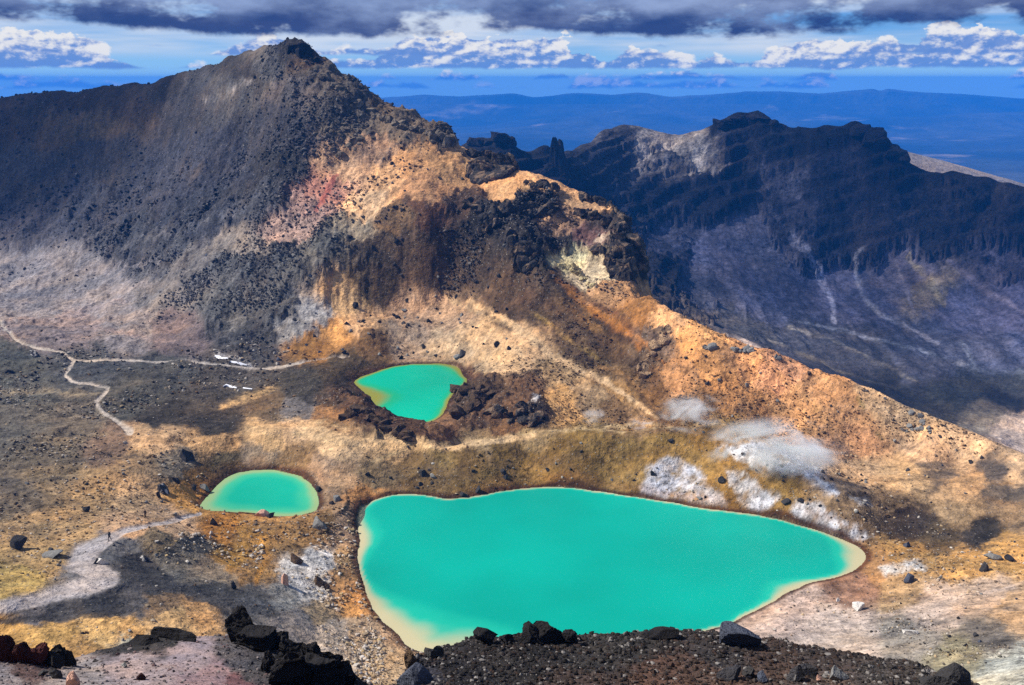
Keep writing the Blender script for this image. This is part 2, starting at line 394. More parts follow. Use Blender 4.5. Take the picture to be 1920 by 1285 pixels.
def mid_points():
    p = []
    Z = lambda px, py, z: p.append(cpt(px, py, z=z))
    D = lambda px, py, Y: p.append(cpt(px, py, Y=Y))
    # crest: left skyline, summit, long orange spur
    crest = [(-420,250,700),(-200,225,680),(0,190,640),(60,181,630),(110,172,615),(200,165,590),(262,160,570),(296,160,556),(325,143,545),(390,124,515),(440,107,495),(500,90,468),(530,83,455),(548,82,450),(575,88,447),(590,104,446),(622,128,443),(650,160,438),(680,180,432),(720,200,425),(780,225,418),(850,262,405),(870,285,398),(930,310,385),(1000,335,376),(1060,352,368),(1110,374,360),(1150,396,350),(1180,436,338),(1196,500,322),(1200,545,305),(1225,575,288),(1270,600,272),(1345,636,262),(1400,656,257),(1450,668,252),(1530,700,246),(1640,732,238),(1700,758,232),(1760,785,226),(1840,818,217),(1920,852,209),(2040,900,200),(2300,975,187)]
    crest = resample([q for q in crest if q[0] <= 262], 60)[:-1] + resample([q for q in crest if 262 <= q[0] <= 1150], 28)[:-1] + resample([q for q in crest if 1150 <= q[0] <= 1225], 60)[:-1] + resample([q for q in crest if q[0] >= 1225], 17)
    for x, y, Y in crest:
        D(x, y, Y); u, w = uw(x, y); z = w * Y
        p += [(u, Y * f, w * Y * f - Y * g) for f, g in ((1.025, .014), (1.10, .055), (1.28, .14), (1.6, .3)) if not (1145 < x < 1230 and f < 1.2)]
    # scree toe and slopes of the big hill
    for q in [(-300,480,480),(0,482,478),(100,500,450),(200,522,424),(280,560,380),(350,602,345),(420,664,302),(500,692,291),(560,682,294),(610,676,298)]: D(*q)
    for q in [(0,330,555),(150,330,520),(300,330,492),(450,300,440),(450,420,385),(300,450,425),(150,430,465),(550,250,405),(560,400,372),(600,520,338),(500,560,335),(640,330,385),(700,300,388),(760,330,375),(650,450,352),(720,420,352),(800,420,345),(870,380,362),(900,420,342),(960,470,325),(1010,520,312),(1040,450,338),(1100,460,336),(1110,530,316),(1060,520,316)]: D(*q)
    # amphitheatre over the far lake, little spur in front of it
    for q in [(640,570,332),(690,560,336),(760,560,338),(830,555,336),(700,620,314),(780,625,314),(650,650,306),(760,665,302),(840,660,300),(880,600,310),(900,560,322),(950,610,298),(960,560,312),(1000,640,284),(930,660,288),(1000,700,268),(900,690,284),(890,715,274),(1050,610,292),(1100,640,280),(1150,600,288),(1180,650,272),(1100,720,262),(1050,740,256),(1200,700,260),(1250,660,262)]: D(*q)
    # spur's face down to the vents
    for q in [(1300,700,250),(1400,720,245),(1350,770,238),(1250,760,243),(1160,775,244),(1500,760,237),(1500,810,228),(1600,800,228),(1600,850,220),(1700,830,222),(1700,862,215),(1800,865,212),(1850,880,206),(1100,785,246),(1450,820,232)]: D(*q)
    # ground about the far lake
    for q in [(640,700,-84.5),(640,730,-84.5),(620,770,-82),(650,752,-81),(690,764,-80),(720,796,-80.5),(760,818,-81),(800,832,-81.5),(840,812,-83),(560,720,-84.5),(560,700,-85)]: Z(*q)
    for q in [(880,720,268),(910,722,262),(960,740,252),(1000,760,247),(860,770,246),(900,790,239),(960,800,237),(1020,800,236)]: D(*q)
    # rim north of the big lake and its outer side
    for x, y, Y in resample([(780,858,213),(830,840,217),(900,825,219),(1000,812,219),(1100,805,219),(1200,802,217),(1300,800,215),(1370,802,212),(1420,832,205),(1480,880,196),(1560,935,187),(1605,968,182)], 32):
        D(x, y, Y); u, w = uw(x, y)
        if 860 < x < 1390: p += [(u, Y + 3, w * (Y + 3) - 1.3), (u, Y + 8, w * (Y + 8) - 3.2)]
    for q in [(1500,868,204),(1580,905,197),(1000,870,211),(1150,870,209),(800,890,207),(1280,880,205),(1400,910,196),(1500,945,188)]: D(*q)
    # left flats, trails, gully
    for q in [(-300,640,-83),(0,640,-83),(150,640,-84),(300,640,-84),(420,700,-85),(300,740,-83.5),(150,720,-83),(0,720,-82),(0,800,-80),(150,790,-81.5),(300,800,-82.5),(400,790,-84.5),(480,775,-85),(560,775,-83),(600,800,-81),(500,815,-80.5),(400,815,-80),(300,822,-79.5),(650,830,-80.5),(200,850,-79),(0,900,-78),(100,900,-78.5),(250,890,-79),(330,860,-81.5),(0,1000,-73.5),(100,980,-75),(200,960,-77.5),(300,950,-82),(340,905,-83),(400,868,-84),(480,852,-84),(560,862,-84),(620,900,-85.2),(640,940,-87),(620,975,-87)]: Z(*q)
    # ridge with the footpath, bowl beyond it
    for q in [(-300,1150,-62),(0,1138,-65.5),(100,1116,-68),(200,1092,-70),(160,1058,-71.5),(170,1032,-72.5),(205,1013,-73),(250,993,-74.5),(300,985,-77.5),(370,972,-82.6),(60,1070,-71),(20,1090,-69),(110,1020,-74),(420,980,-84.9),(500,978,-85.3),(450,1010,-83.2),(340,1010,-76.5),(300,1030,-75.5),(260,1055,-75),(350,1060,-78),(430,1050,-82.5),(400,1090,-78.5),(300,1085,-74),(480,1105,-80),(540,1080,-84),(560,1020,-85.2),(620,1030,-87),(620,1100,-86),(560,1140,-80.5),(450,1130,-76.5),(640,1160,-86),(380,1150,-73.5),(250,1130,-70.5)]: Z(*q)
    for q in [(0,1176,111.5),(100,1168,113),(200,1155,116),(60,1195,108),(150,1220,104.5),(250,1205,109),(320,1180,115),(150,1290,97),(0,1290,98),(400,1280,102),(450,1200,117),(600,1210,125),(560,1290,108),(700,1285,118),(640,1280,114),(700,1235,129)]: D(*q)
    # right flats and the slope rising to the viewpoint
    for q in [(1600,900,-86),(1700,900,-85.5),(1800,900,-84.5),(1920,900,-83),(1700,960,-86.5),(1690,990,-88.5),(1800,960,-85),(1920,960,-83.5),(1660,1030,-86.5),(1750,1010,-87),(1850,1000,-86),(1920,1010,-83),(1700,1060,-85.5),(1800,1060,-83),(1920,1060,-81),(1640,1090,-86.5),(1560,1120,-86.7),(1480,1150,-86.5),(1700,1110,-84),(1800,1110,-81),(1920,1120,-77.5),(1600,1170,-83),(1500,1200,-83),(1700,1180,-79),(1850,1180,-75),(1600,1240,-78),(1750,1240,-73),(1920,1230,-69.5),(1920,1300,-63),(2200,1100,-75),(2200,1250,-64),(1300,1250,-84)]: Z(*q)
    # hidden foot of the near slope
    for u in np.linspace(-0.8, 0.8, 9): p.append((u, 82, -70 - 8 * math.exp(-((u - 0.05) / 0.3) ** 2))); p.append((u, 72, -72))
    # lake beds
    for k in 'ABC':
        P = LAKES[k]; cx = sum(q[0] for q in P) / len(P); cy = sum(q[1] for q in P) / len(P)
        for q in P[::6]: p.append((q[0] / q[1], q[1], LEV[k] + 0.1))
        for f in (0.35, 0.7):
            for q in P[::18]: x, y = cx + (q[0] - cx) * f, cy + (q[1] - cy) * f; p.append((x / y, y, LEV[k] - 5))
    return p

M_PAINT = [(760,500,(88,72,58),.9),(830,520,(84,66,50),.8),(900,520,(78,62,48),.9),(960,560,(86,66,48),.7),(1020,585,(94,72,50),.6),(1080,640,(100,76,50),.6),(1150,680,(106,80,52),.6),(1210,730,(124,90,56),.5),(1000,560,(82,62,46),.7),(1120,640,(98,74,50),.6),(960,850,(126,98,52),.3),(1060,850,(128,100,54),.3),(1160,840,(130,102,56),.3),(880,860,(124,98,58),.3),(1080,890,(122,94,50),.3),(980,895,(118,92,50),.3),(780,870,(128,104,68),.3),(420,880,(104,84,54),.3),(395,890,(112,84,48),.3),(1150,785,(128,98,66),.4),(1250,780,(124,92,60),.4),(50,220,(72,58,42),.7),(150,200,(60,48,36),.6),(250,190,(66,54,42),.6),(120,250,(92,78,58),.7),(180,235,(110,92,68),.7),(60,330,(78,74,72),.8),(200,300,(66,64,66),.8),(350,200,(62,58,58),.8),(300,165,(48,42,36),.6),(450,130,(60,54,48),.7),(430,178,(92,88,84),.7),(400,190,(80,76,74),.7),(500,120,(90,85,80),.8),(560,90,(40,36,33),.6),(585,115,(96,76,58),.8),(620,140,(98,88,76),.8),(560,180,(112,100,92),.9),(640,200,(92,85,78),.9),(520,250,(62,61,66),.8),(420,300,(64,64,72),.8),(300,350,(68,68,76),.9),(150,400,(72,72,80),.9),(60,440,(82,80,86),.8),(400,420,(70,71,78),1),(250,470,(80,80,84),1),(500,400,(84,83,86),1),(540,330,(60,58,58),1),(680,230,(112,100,86),.9),(760,240,(116,102,86),.9),(830,255,(104,90,74),.9),(720,210,(105,88,68),.8),  # leading points put shading of the brown face, bank and bowl into colour
 (60,500,(146,138,136),.35),(160,525,(142,134,131),.4),(30,560,(150,141,138),.3),(100,580,(154,143,138),.3),(200,565,(156,146,142),.25),(300,560,(128,121,116),.5),(60,622,(146,128,120),.3),(140,612,(164,142,132),.3),(250,622,(150,138,132),.35),(330,632,(122,106,102),.4),(450,500,(100,99,98),1),(550,500,(104,102,98),1),(420,580,(98,97,95),.9),(520,580,(92,92,92),.9),(480,640,(72,72,73),.7),(560,620,(134,132,130),.5),(590,592,(172,167,162),.5),(450,468,(152,138,124),.6),(350,520,(112,108,106),.8),
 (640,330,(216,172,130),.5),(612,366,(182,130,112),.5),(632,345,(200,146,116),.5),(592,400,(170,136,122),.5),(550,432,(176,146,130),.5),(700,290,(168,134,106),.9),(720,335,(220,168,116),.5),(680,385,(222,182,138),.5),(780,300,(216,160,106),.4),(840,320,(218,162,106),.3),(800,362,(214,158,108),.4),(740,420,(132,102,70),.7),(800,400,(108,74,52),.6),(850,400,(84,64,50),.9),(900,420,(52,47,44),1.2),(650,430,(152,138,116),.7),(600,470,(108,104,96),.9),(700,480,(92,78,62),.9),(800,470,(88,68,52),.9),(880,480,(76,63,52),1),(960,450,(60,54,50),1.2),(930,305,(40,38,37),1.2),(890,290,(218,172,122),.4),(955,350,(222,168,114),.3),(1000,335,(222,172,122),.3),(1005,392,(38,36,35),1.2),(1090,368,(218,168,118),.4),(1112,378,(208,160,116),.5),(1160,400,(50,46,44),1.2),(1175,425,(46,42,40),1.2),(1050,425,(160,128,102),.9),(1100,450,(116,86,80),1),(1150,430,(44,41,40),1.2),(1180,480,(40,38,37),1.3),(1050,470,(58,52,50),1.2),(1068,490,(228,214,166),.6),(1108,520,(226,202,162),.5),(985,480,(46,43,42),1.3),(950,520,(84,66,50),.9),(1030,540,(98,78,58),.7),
 (700,540,(96,76,50),.6),(640,570,(224,176,120),.3),(620,620,(210,154,90),.3),(590,652,(164,116,60),.3),(680,600,(218,172,124),.4),(780,590,(206,162,122),.5),(850,580,(200,160,122),.5),(760,645,(172,146,120),.6),(700,652,(108,82,52),.4),(640,690,(80,66,46),.5),(840,655,(200,168,130),.5),(880,555,(140,112,84),.5),(950,590,(78,60,44),.6),(905,620,(224,182,134),.3),(950,680,(206,172,130),.3),(1000,645,(216,172,124),.3),(1050,600,(108,80,50),.6),(1100,650,(106,82,54),.6),(1050,700,(166,136,98),.4),(1120,622,(132,98,58),.5),(1200,600,(156,110,62),.5),(1150,560,(196,146,98),.5),(1250,612,(222,172,122),.4),(1200,680,(104,84,64),.8),(1230,640,(124,104,88),.9),(1300,640,(220,162,102),.4),(1350,700,(214,152,92),.4),(1280,720,(198,146,98),.5),(1180,740,(190,142,86),.3),(1150,700,(142,108,68),.5),(1400,690,(218,158,104),.4),(1450,700,(216,158,116),.4),(1550,740,(216,160,108),.4),(1500,770,(206,154,104),.4),(1400,760,(180,130,82),.5),(1600,780,(216,162,112),.4),(1650,750,(224,180,132),.4),(1700,790,(224,180,132),.5),(1800,830,(224,184,140),.4),(1900,880,(206,174,136),.3),(1600,830,(192,144,104),.5),(1750,850,(208,168,128),.5),(1300,760,(140,104,68),.5),(1200,780,(160,124,84),.4),(1100,760,(164,134,98),.4),(1050,770,(216,166,106),.3),(980,740,(118,88,62),.9),(900,740,(100,76,54),1),(900,782,(106,78,54),1),(870,722,(80,56,40),.8),(1000,782,(58,46,40),1.1),(960,802,(136,98,62),.7),
 (660,722,(62,50,38),.5),(650,760,(96,70,48),.9),(700,780,(80,58,42),1),(760,815,(98,70,48),.8),(830,812,(142,102,68),.5),(620,792,(156,114,72),.5),(690,750,(48,36,28),1),
 (560,812,(222,180,132),.2),(640,832,(222,182,134),.2),(740,842,(206,168,120),.2),(830,852,(154,124,74),.3),(900,832,(164,134,94),.2),(1000,822,(168,138,94),.2),(1100,822,(152,120,66),.2),(1000,880,(150,116,62),.3),(1150,860,(152,120,66),.3),(1250,832,(158,124,68),.3),(1350,822,(166,126,66),.3),(700,900,(134,114,84),.3),(680,932,(196,140,84),.4),(640,902,(194,156,116),.3),(800,902,(126,98,58),.4),(900,892,(138,108,60),.4),(1200,902,(148,120,72),.4),(1430,902,(152,118,64),.3),
 (1600,882,(196,160,120),.3),(1700,902,(198,162,118),.3),(1800,915,(194,154,110),.3),(1880,880,(82,76,72),.5),(1750,886,(120,102,84),.4),(1650,950,(136,110,80),.3),(1700,980,(70,55,42),.4),(1800,965,(178,144,104),.3),(1900,935,(92,84,76),.3),(1900,965,(150,124,94),.3),(1760,1012,(104,84,58),.4),(1840,1000,(56,51,45),.4),(1700,1050,(172,132,78),.4),(1800,1050,(188,144,86),.4),(1880,1040,(200,154,92),.4),(1650,1072,(162,124,84),.3),(1600,1110,(146,114,94),.2),(1580,1160,(212,188,168),.2),(1480,1135,(206,178,158),.2),(1700,1112,(172,142,104),.4),(1750,1145,(206,180,158),.3),(1850,1120,(202,172,144),.3),(1600,1200,(210,186,164),.3),(1700,1195,(166,152,134),.4),(1900,1150,(188,154,116),.4),(1850,1200,(124,112,98),.5),(1800,1230,(166,152,118),.5),(1900,1250,(192,188,170),.5),
 (20,680,(86,86,78),.5),(150,695,(92,90,86),.4),(300,700,(84,82,76),.4),(450,710,(92,84,74),.4),(560,730,(76,68,56),.5),(60,740,(96,93,84),.5),(250,760,(90,86,76),.5),(400,760,(80,72,62),.4),(500,760,(106,86,62),.4),(560,772,(124,114,106),.3),(50,800,(106,99,87),.5),(150,800,(112,102,88),.5),(300,790,(62,56,47),.4),(400,790,(60,53,44),.4),(100,850,(116,102,82),.5),(200,840,(132,108,88),.4),(300,830,(216,172,124),.3),(400,830,(210,162,108),.3),(500,820,(218,176,124),.2),(250,870,(174,140,100),.3),(100,900,(154,128,94),.4),(40,940,(122,107,88),.5),(180,920,(178,144,100),.4),(250,930,(214,172,124),.3),(330,870,(150,132,108),.4),(60,980,(168,138,98),.4),(130,1000,(194,154,104),.4),(60,1050,(198,158,104),.4),(40,1090,(190,158,92),.3),(100,1060,(188,150,98),.3),(250,985,(212,168,124),.3),(380,900,(140,102,54),.3),(420,868,(112,96,68),.3),(360,932,(194,144,78),.4),(480,860,(152,132,108),.3),(600,882,(172,142,112),.3),(620,922,(152,124,94),.4),(560,858,(142,112,76),.3),(330,985,(216,174,132),.3),(420,1000,(172,118,54),.4),(520,990,(164,124,74),.4),(600,1000,(134,104,66),.5),(470,1012,(166,122,62),.4),(560,1015,(152,118,74),.5),  # near-black points in the left hollow paint its shadow
 (370,1030,(112,107,98),.5),(330,1060,(118,112,102),.5),(300,1022,(122,107,84),.5),(440,1050,(172,127,62),.4),(480,1080,(168,128,78),.5),(400,1090,(142,127,108),.4),(250,1072,(60,59,60),.3),(300,1100,(68,66,65),.3),(400,1120,(78,76,74),.3),(480,1130,(108,104,100),.2),(530,1110,(150,145,136),.3),(555,1080,(214,208,200),.4),(600,1060,(220,214,206),.4),(580,1100,(214,206,196),.5),(640,1005,(172,142,112),.6),(630,1085,(172,132,88),.6),(650,1050,(194,154,106),.5),(660,1130,(206,152,92),.6),(600,1140,(178,150,114),.5),(680,1190,(206,172,134),.4),(620,1190,(204,182,158),.4),(560,1170,(142,132,124),.2),(650,1250,(208,184,156),.4),(700,1260,(212,174,128),.4),(370,1150,(210,160,104),.4),(300,1132,(142,114,84),.4),(330,1165,(196,158,108),.4),(250,1190,(204,158,98),.4),(200,1180,(208,168,108),.4),(100,1192,(210,164,94),.4),(40,1185,(206,158,90),.4),(150,1230,(198,152,92),.3),(260,1205,(184,182,160),.2),(60,1150,(110,104,102),.2),(200,1142,(62,60,60),.3),(100,1162,(74,71,70),.3),(250,1132,(90,86,84),.2),(140,1075,(120,116,114),.1),(230,1030,(112,110,108),.2),(190,1075,(104,100,98),.1)]

PATHS = [  # footpaths: (x, y, width) along the way
 [(-60,1150,26),(0,1140,26),(60,1128,26),(110,1116,30),(165,1100,44),(205,1088,40),(178,1075,58),(155,1058,62),(160,1042,50),(180,1026,32),(205,1010,20),(235,997,13),(290,985,8),(345,974,7),(375,965,6)],
 [(243,812,16),(228,800,12),(212,788,10),(194,772,9),(180,755,9),(198,738,8),(203,729,7),(165,722,6),(135,716,6),(121,706,6),(132,688,7),(138,678,7),(115,662,7)],
 [(115,662,5),(60,652,4),(35,645,5),(12,624,6),(0,605,7),(-30,590,7)],
 [(138,677,4),(250,677,3.5),(350,680,3.5),(430,686,3.5),(500,692,3.5),(545,685,3.5),(600,678,3.5),(655,674,3.5)]]
WHITE = [([(1215,870),(1245,850),(1275,856),(1320,885),(1335,915),(1370,940),(1360,956),(1280,944),(1200,930),(1200,905)],(214,212,216),7),
 ([(1360,890),(1385,886),(1430,915),(1462,935),(1440,962),(1390,955),(1372,930)],(222,219,220),6),
 ([(1490,940),(1520,938),(1570,962),(1610,985),(1640,1008),(1618,1018),(1560,998),(1500,982),(1474,960)],(232,230,230),6),
 ([(1345,842),(1400,822),(1470,838),(1530,862),(1575,930),(1560,934),(1490,898),(1420,880),(1370,862)],(218,220,224),9),
 ([(1590,932),(1625,930),(1638,955),(1612,952)],(214,210,206),5),([(1645,1062),(1720,1050),(1735,1066),(1660,1085)],(206,200,192),6),
 ([(1000,745),(1022,748),(1008,772),(985,765)],(222,214,208),4),([(548,1062),(590,1050),(622,1068),(606,1100),(560,1108),(536,1080)],(204,196,186),12)]
STREAK = [([(700,868,4),(760,846,5),(830,833,5),(900,823,5),(1000,811,5),(1100,804,5),(1200,801,5),(1300,799,5),(1370,801,4)],(214,184,136)),  # first stroke paints the lit top of the rim crest
 ([(560,800,6),(620,800,8),(700,818,8),(770,838,6)],(226,188,138)),([(880,563,5),(930,588,6),(1000,640,7),(1070,688,6),(1150,735,5),(1230,788,4)],(228,190,142)),
 ([(905,548,9),(1010,618,12),(1110,688,10),(1200,742,8)],(74,56,42)),([(930,500,10),(1100,630,12),(1230,715,8)],(86,62,44)),([(1060,538,8),(1180,622,10),(1262,700,7)],(92,82,72)),([(1030,520,5),(1130,600,6),(1250,690,5)],(186,122,56)),
 ([(0,702,5),(110,692,6)],(58,57,52)),([(200,704,6),(330,715,7)],(56,54,50)),([(0,756,6),(160,750,6)],(60,58,52)),([(20,832,5),(200,815,5)],(150,130,102)),([(0,880,6),(140,872,7),(280,852,6)],(92,80,66)),([(0,920,6),(200,892,6)],(96,84,68)),([(0,965,5),(120,948,5)],(100,86,66)),
 ([(255,792,8),(330,796,10),(400,792,8)],(46,42,36)),([(560,752,8),(640,770,8)],(52,44,36)),([(1500,905,3),(1700,902,4),(1900,908,4)],(160,128,92)),([(1600,930,3),(1760,925,4),(1900,945,5)],(136,110,82)),([(1640,890,3),(1800,878,3)],(214,178,134)),  # first near-black stroke is a painted shadow in the hollow
 ([(700,505,8),(705,560,7),(690,600,5)],(88,64,40)),([(760,470,10),(780,540,9),(800,580,5)],(84,64,46)),([(840,440,12),(850,520,10),(880,560,6)],(72,56,44)),([(420,590,9),(500,600,10),(560,590,7)],(80,80,80)),([(330,420,8),(420,380,10),(520,330,8)],(56,55,58)),([(200,480,6),(330,450,7),(480,390,6)],(112,110,112)),
 ([(1508,748,5),(1520,762,7),(1532,776,5)],(96,92,46)),([(1606,752,4),(1620,766,5)],(100,96,50)),([(1640,812,4),(1652,822,4)],(110,100,60)),([(405,668,5),(440,676,5),(468,684,4)],(196,190,186)),([(420,768,10),(450,752,9),(490,738,9),(518,728,6)],(206,168,116)),
 ([(90,612,7),(150,590,8),(230,566,8)],(174,154,146)),([(170,618,6),(230,630,5),(330,640,4)],(176,150,140)),([(0,735,6),(90,735,7),(185,742,5)],(160,142,112)),
 ([(0,530,10),(120,515,9),(300,500,7)],(160,150,147)),([(0,575,7),(130,560,9),(280,535,7)],(162,150,145)),
 ([(1120,690,7),(1200,735,9),(1250,770,10)],(196,140,78)),([(1000,590,5),(1060,640,5),(1140,690,4)],(196,156,86)),([(830,555,5),(900,585,6),(1000,640,7),(1070,690,6)],(226,188,140)),
 ([(1040,530,6),(1120,580,8),(1200,640,7)],(120,78,44)),([(1290,660,9),(1380,730,12),(1440,790,9)],(200,142,88)),([(1440,690,6),(1540,780,12),(1600,840,8)],(208,156,104)),
 ([(385,196,6),(430,178,7),(472,158,5)],(160,150,142)),([(880,700,4),(1000,708,4),(1100,740,4)],(196,166,128)),  # first stroke paints a sunlit strip on the left hill
 ([(1560,1215,5),(1700,1180,8),(1920,1140,9)],(130,118,106)),([(1480,1170,4),(1620,1160,6),(1900,1105,7)],(214,188,166)),([(1560,1098,5),(1640,1120,8),(1740,1118,9)],(120,90,72)),
 ([(1660,948,5),(1700,972,8),(1740,990,6)],(52,42,34)),([(1760,1005,7),(1850,996,10),(1920,985,8)],(48,44,40)),([(1840,868,10),(1925,885,14)],(74,70,68)),([(1745,884,4),(1800,893,6)],(80,74,70)),([(1890,930,9),(1930,934,9)],(80,76,70))]

LATE_STROKES = [([(632,335,4),(612,366,6),(594,398,5)],(184,104,88)),([(900,305,7),(925,290,6)],(216,168,118)),([(945,362,13),(1000,356,14),(1040,364,9)],(224,174,120)),([(1062,376,8),(1115,384,10),(1148,396,6)],(220,170,120)),([(1000,414,5),(1060,418,6)],(212,164,118)),
 ([(1120,470,6),(1150,462,6)],(206,180,150)),([(560,812,12),(640,828,16),(740,838,15),(850,840,8),(1000,816,5)],(226,188,138)),([(650,776,8),(700,792,10),(760,819,8)],(72,52,40)),([(880,563,5),(930,588,7),(1000,640,9),(1070,690,8),(1150,738,6),(1230,788,4)],(226,186,138)),
 ([(1040,535,5),(1120,600,6),(1200,668,5)],(150,98,48)),([(1000,500,6),(1090,590,6),(1180,650,5)],(60,50,42)),([(200,1062,6),(260,1085,8),(340,1108,10),(430,1130,12),(520,1150,9)],(70,68,68)),([(0,1168,7),(120,1160,10),(230,1145,9)],(60,58,58)),
 ([(480,1000,8),(500,1050,9),(480,1090,7)],(176,126,58)),([(1350,850,6),(1430,905,8),(1500,935,6)],(160,122,62))]
def spot_mask(PX, PY, poly, feather):
    sd = poly_sd(PX, PY, poly, 40); return sstep(-sd + 16 * fbm(PX, PY, 34, 5, .7, 79) - 3, -feather, feather)

def build_middle():
    us = ulist(0.615, 1040, 0.8, 50); ys = np.concatenate([np.geomspace(74, 96, 40)[:-1], np.geomspace(96, 345, 520)[:-1], np.geomspace(345, 460, 150)[:-1], np.geomspace(460, 860, 120)])
    s = Sheet(mid_points(), us, ys); X, Y = s.X, s.Y
    s.finish(); base_px, base_py = s.PX.copy(), s.PY.copy()
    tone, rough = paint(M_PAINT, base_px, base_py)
    SD = {k: poly_sd(X + 0.7 * fbm(X, Y, 9, 3, .6, 40) , Y + 1.0 * fbm(X, Y, 8, 3, .6, 41), LAKES[k]) for k in 'ABC'}
    lake = np.minimum(np.minimum(SD['A'], SD['B']), SD['C'])
    dpath = np.full(X.shape, 1e9); pw = np.ones(X.shape)
    wob = 2.5 * fbm(X, Y, 7, 3, .6, 90) * np.clip(200 / Y, .3, 1.4)
    for ln in PATHS:
        d, w = seg_d(base_px, base_py, ln); d = d + wob; m = d / (w + 1e-3) < dpath; pw = np.where(m, w, pw); dpath = np.where(m, d / (w + 1e-3), dpath)
    onpath = (1 - sstep(dpath, 0.28, 0.62)) * np.clip(.95 + .5 * fbm(X, Y, 4, 4, .65, 140), 0, 1)
    # relief: rolling lumps everywhere, crags where the ground is rocky
    calm = sstep(lake, 0.5, 7) * (1 - 0.85 * onpath)
    A = np.clip(rough, 0, 1.4)
    far = np.clip(Y / 260, .55, 1.7)
    wxx = X + 5 * fbm(X, Y, 20, 3, .5, 130); wyy = Y + 5 * fbm(X, Y, 20, 3, .5, 131)
    dz = calm * (1.5 * fbm(X, Y, 24, 3, .5, 1) + 1.5 * (fbm(wxx, wyy, 19, 5, .5, 12, True) - .2) + 0.6 * fbm(wxx, wyy, 7, 4, .6, 13, True) + 0.5 * fbm(X, Y, 5, 5, .65, 9) + 0.34 * fbm(X, Y, 1.9, 3, .65, 11, True)) * (0.45 + 0.75 * A) * far
    crag = np.clip(A - 0.62, 0, 1) * calm
    dz += crag * far * (4.6 * np.clip(fbm(X, Y, 15, 5, .6, 21, True), -.2, 1) + 2.6 * fbm(X, Y, 5.0, 4, .68, 23, True))
    # runnels down the orange spur
    q = (X * 0.78 + Y * 0.62)
    spur = sstep(base_px, 980, 1150) * sstep(base_py, 500, 560) * (1 - sstep(base_py, 770, 840)) * (1 - sstep(base_px, 1800, 1950))
    dz += spur * (1.5 * fbm(q, (X * -0.62 + Y * .78) * 0.16, 9, 5, .6, 33, True) + .5 * fbm(q, (X * -0.62 + Y * .78) * 0.2, 2.6, 3, .6, 34, True))
    scr = (base_px < 700) * sstep(-base_py, -690, -600)
    dz += scr * 1.3 * fbm(X + Y * .25, Y * .22, 12, 5, .62, 35, True)
    dz *= 1 - .65 * (base_px < 535) * (1 - sstep(base_py - np.interp(base_px, [0, 110, 300, 440, 545], [190, 172, 160, 112, 75]), 4, 40))
    dz *= 1 - .75 * sstep(base_px, 1600, 1800) * (1 - sstep(base_py, 890, 930))
    s.Z = s.Z + dz
    # shores
    for k in 'ABC':
        sd = SD[k]; lv = LEV[k]
        bank = np.where(sd < 0, lv + np.maximum(sd * 0.35, -4.0) - 0.12, np.maximum(s.Z, lv + 0.25 * np.minimum(sd, 2) + 0.10 * sd))
        reach = {'A': 26, 'B': 6, 'C': 7}[k]; s.Z = np.where((sd > 0) & (sd < reach), np.maximum(s.Z, lv + .12 + .09 * sd), s.Z)
        wgt = 1 - sstep(sd, 3.0, 12.0); s.Z = np.where(sd < 0, bank, s.Z * (1 - wgt) + bank * wgt)
    s.finish()
    # colour: bright sulphur and clay, streaks (some painted light and shade), wet shore, paths
    sx = base_px + 8 * fbm(base_px, base_py, 24, 4, .7, 77); sy = base_py + 6 * fbm(base_px, base_py, 20, 4, .7, 78); gr = np.clip(.8 + 1.9 * fbm(X, Y, 3.4, 5, .7, 51), 0, 1)
    for poly, rgb, fe in WHITE:
        m = spot_mask(sx, sy, poly, fe) * gr
        tone = tone * (1 - m[..., None]) + np.array(L(*rgb)) * m[..., None]
    gs = np.clip(.7 + 1.3 * fbm(X, Y, 3, 4, .65, 63), 0, 1)
    for ln, rgb in STREAK:
        d, w = seg_d(sx, sy, ln); m = .8 * (1 - sstep(d / (w + .1), .0, 1.35)) * gs
        tone = tone * (1 - m[..., None]) + np.array(L(*rgb)) * m[..., None]
    ring = (1 - sstep(lake, 0.5, 2.0 + 0.8 * fbm(X, Y, 6, 3, .5, 71))) * (lake > -4)
    tone = tone * (1 - ring[..., None] * .9) + np.array(L(74, 44, 26)) * ring[..., None] * .9
    ring2 = sstep(lake, 1.0, 2.0) * (1 - sstep(lake, 2.0, 4.5)) * np.clip(.4 + fbm(X, Y, 9, 3, .5, 73), 0, 1)
    tone = tone * (1 - ring2[..., None] * .35) + np.array(L(168, 108, 56)) * ring2[..., None] * .35
    # gravel, dust and runnels: streaks follow the fall of the ground
    fall = sstep(-base_py, -700, -640) * (1 - spur)
    along = np.where(spur > .3, 1.0, 0.0)
    sa = np.where(spur > .3, q, np.where(base_py < 640, X, X * .45)); sb = np.where(spur > .3, (X * -0.62 + Y * .78) * .2, np.where(base_py < 640, Y * .3, Y * 1.3))
    st1 = fbm(sa, sb, 4.0, 5, .7, 101); st2 = fbm(X, Y, 2.4, 4, .75, 102); st3 = fbm(X, Y, 26, 4, .6, 103); st4 = fbm(sa, sb, 14, 4, .6, 104)
    dark = np.clip(3.6 * (1.0 * st1 + .7 * st2 + .5 * st4 - .16), 0, 1) * np.clip(.35 + .75 * A, 0, 1) * calm
    tone = tone * (1 - .7 * dark[..., None]) + np.array(L(62, 54, 48)) * .7 * dark[..., None]
    pale = np.clip(2.6 * (st4 * .8 - .8 * st2 + .4 * st3 - .2), 0, 1) * calm; tone = tone * (1 + .45 * pale[..., None])
    tone = tone * np.exp(.6 * st2 + .45 * st1 + .3 * st3)[..., None] * (1 + np.stack([.10 * st3, 0 * st3, -.12 * st3], -1))
    bed = sstep(-lake, 0.0, 1.0); tone = tone * (1 - bed[..., None]) + np.array(L(200, 190, 150)) * bed[..., None]
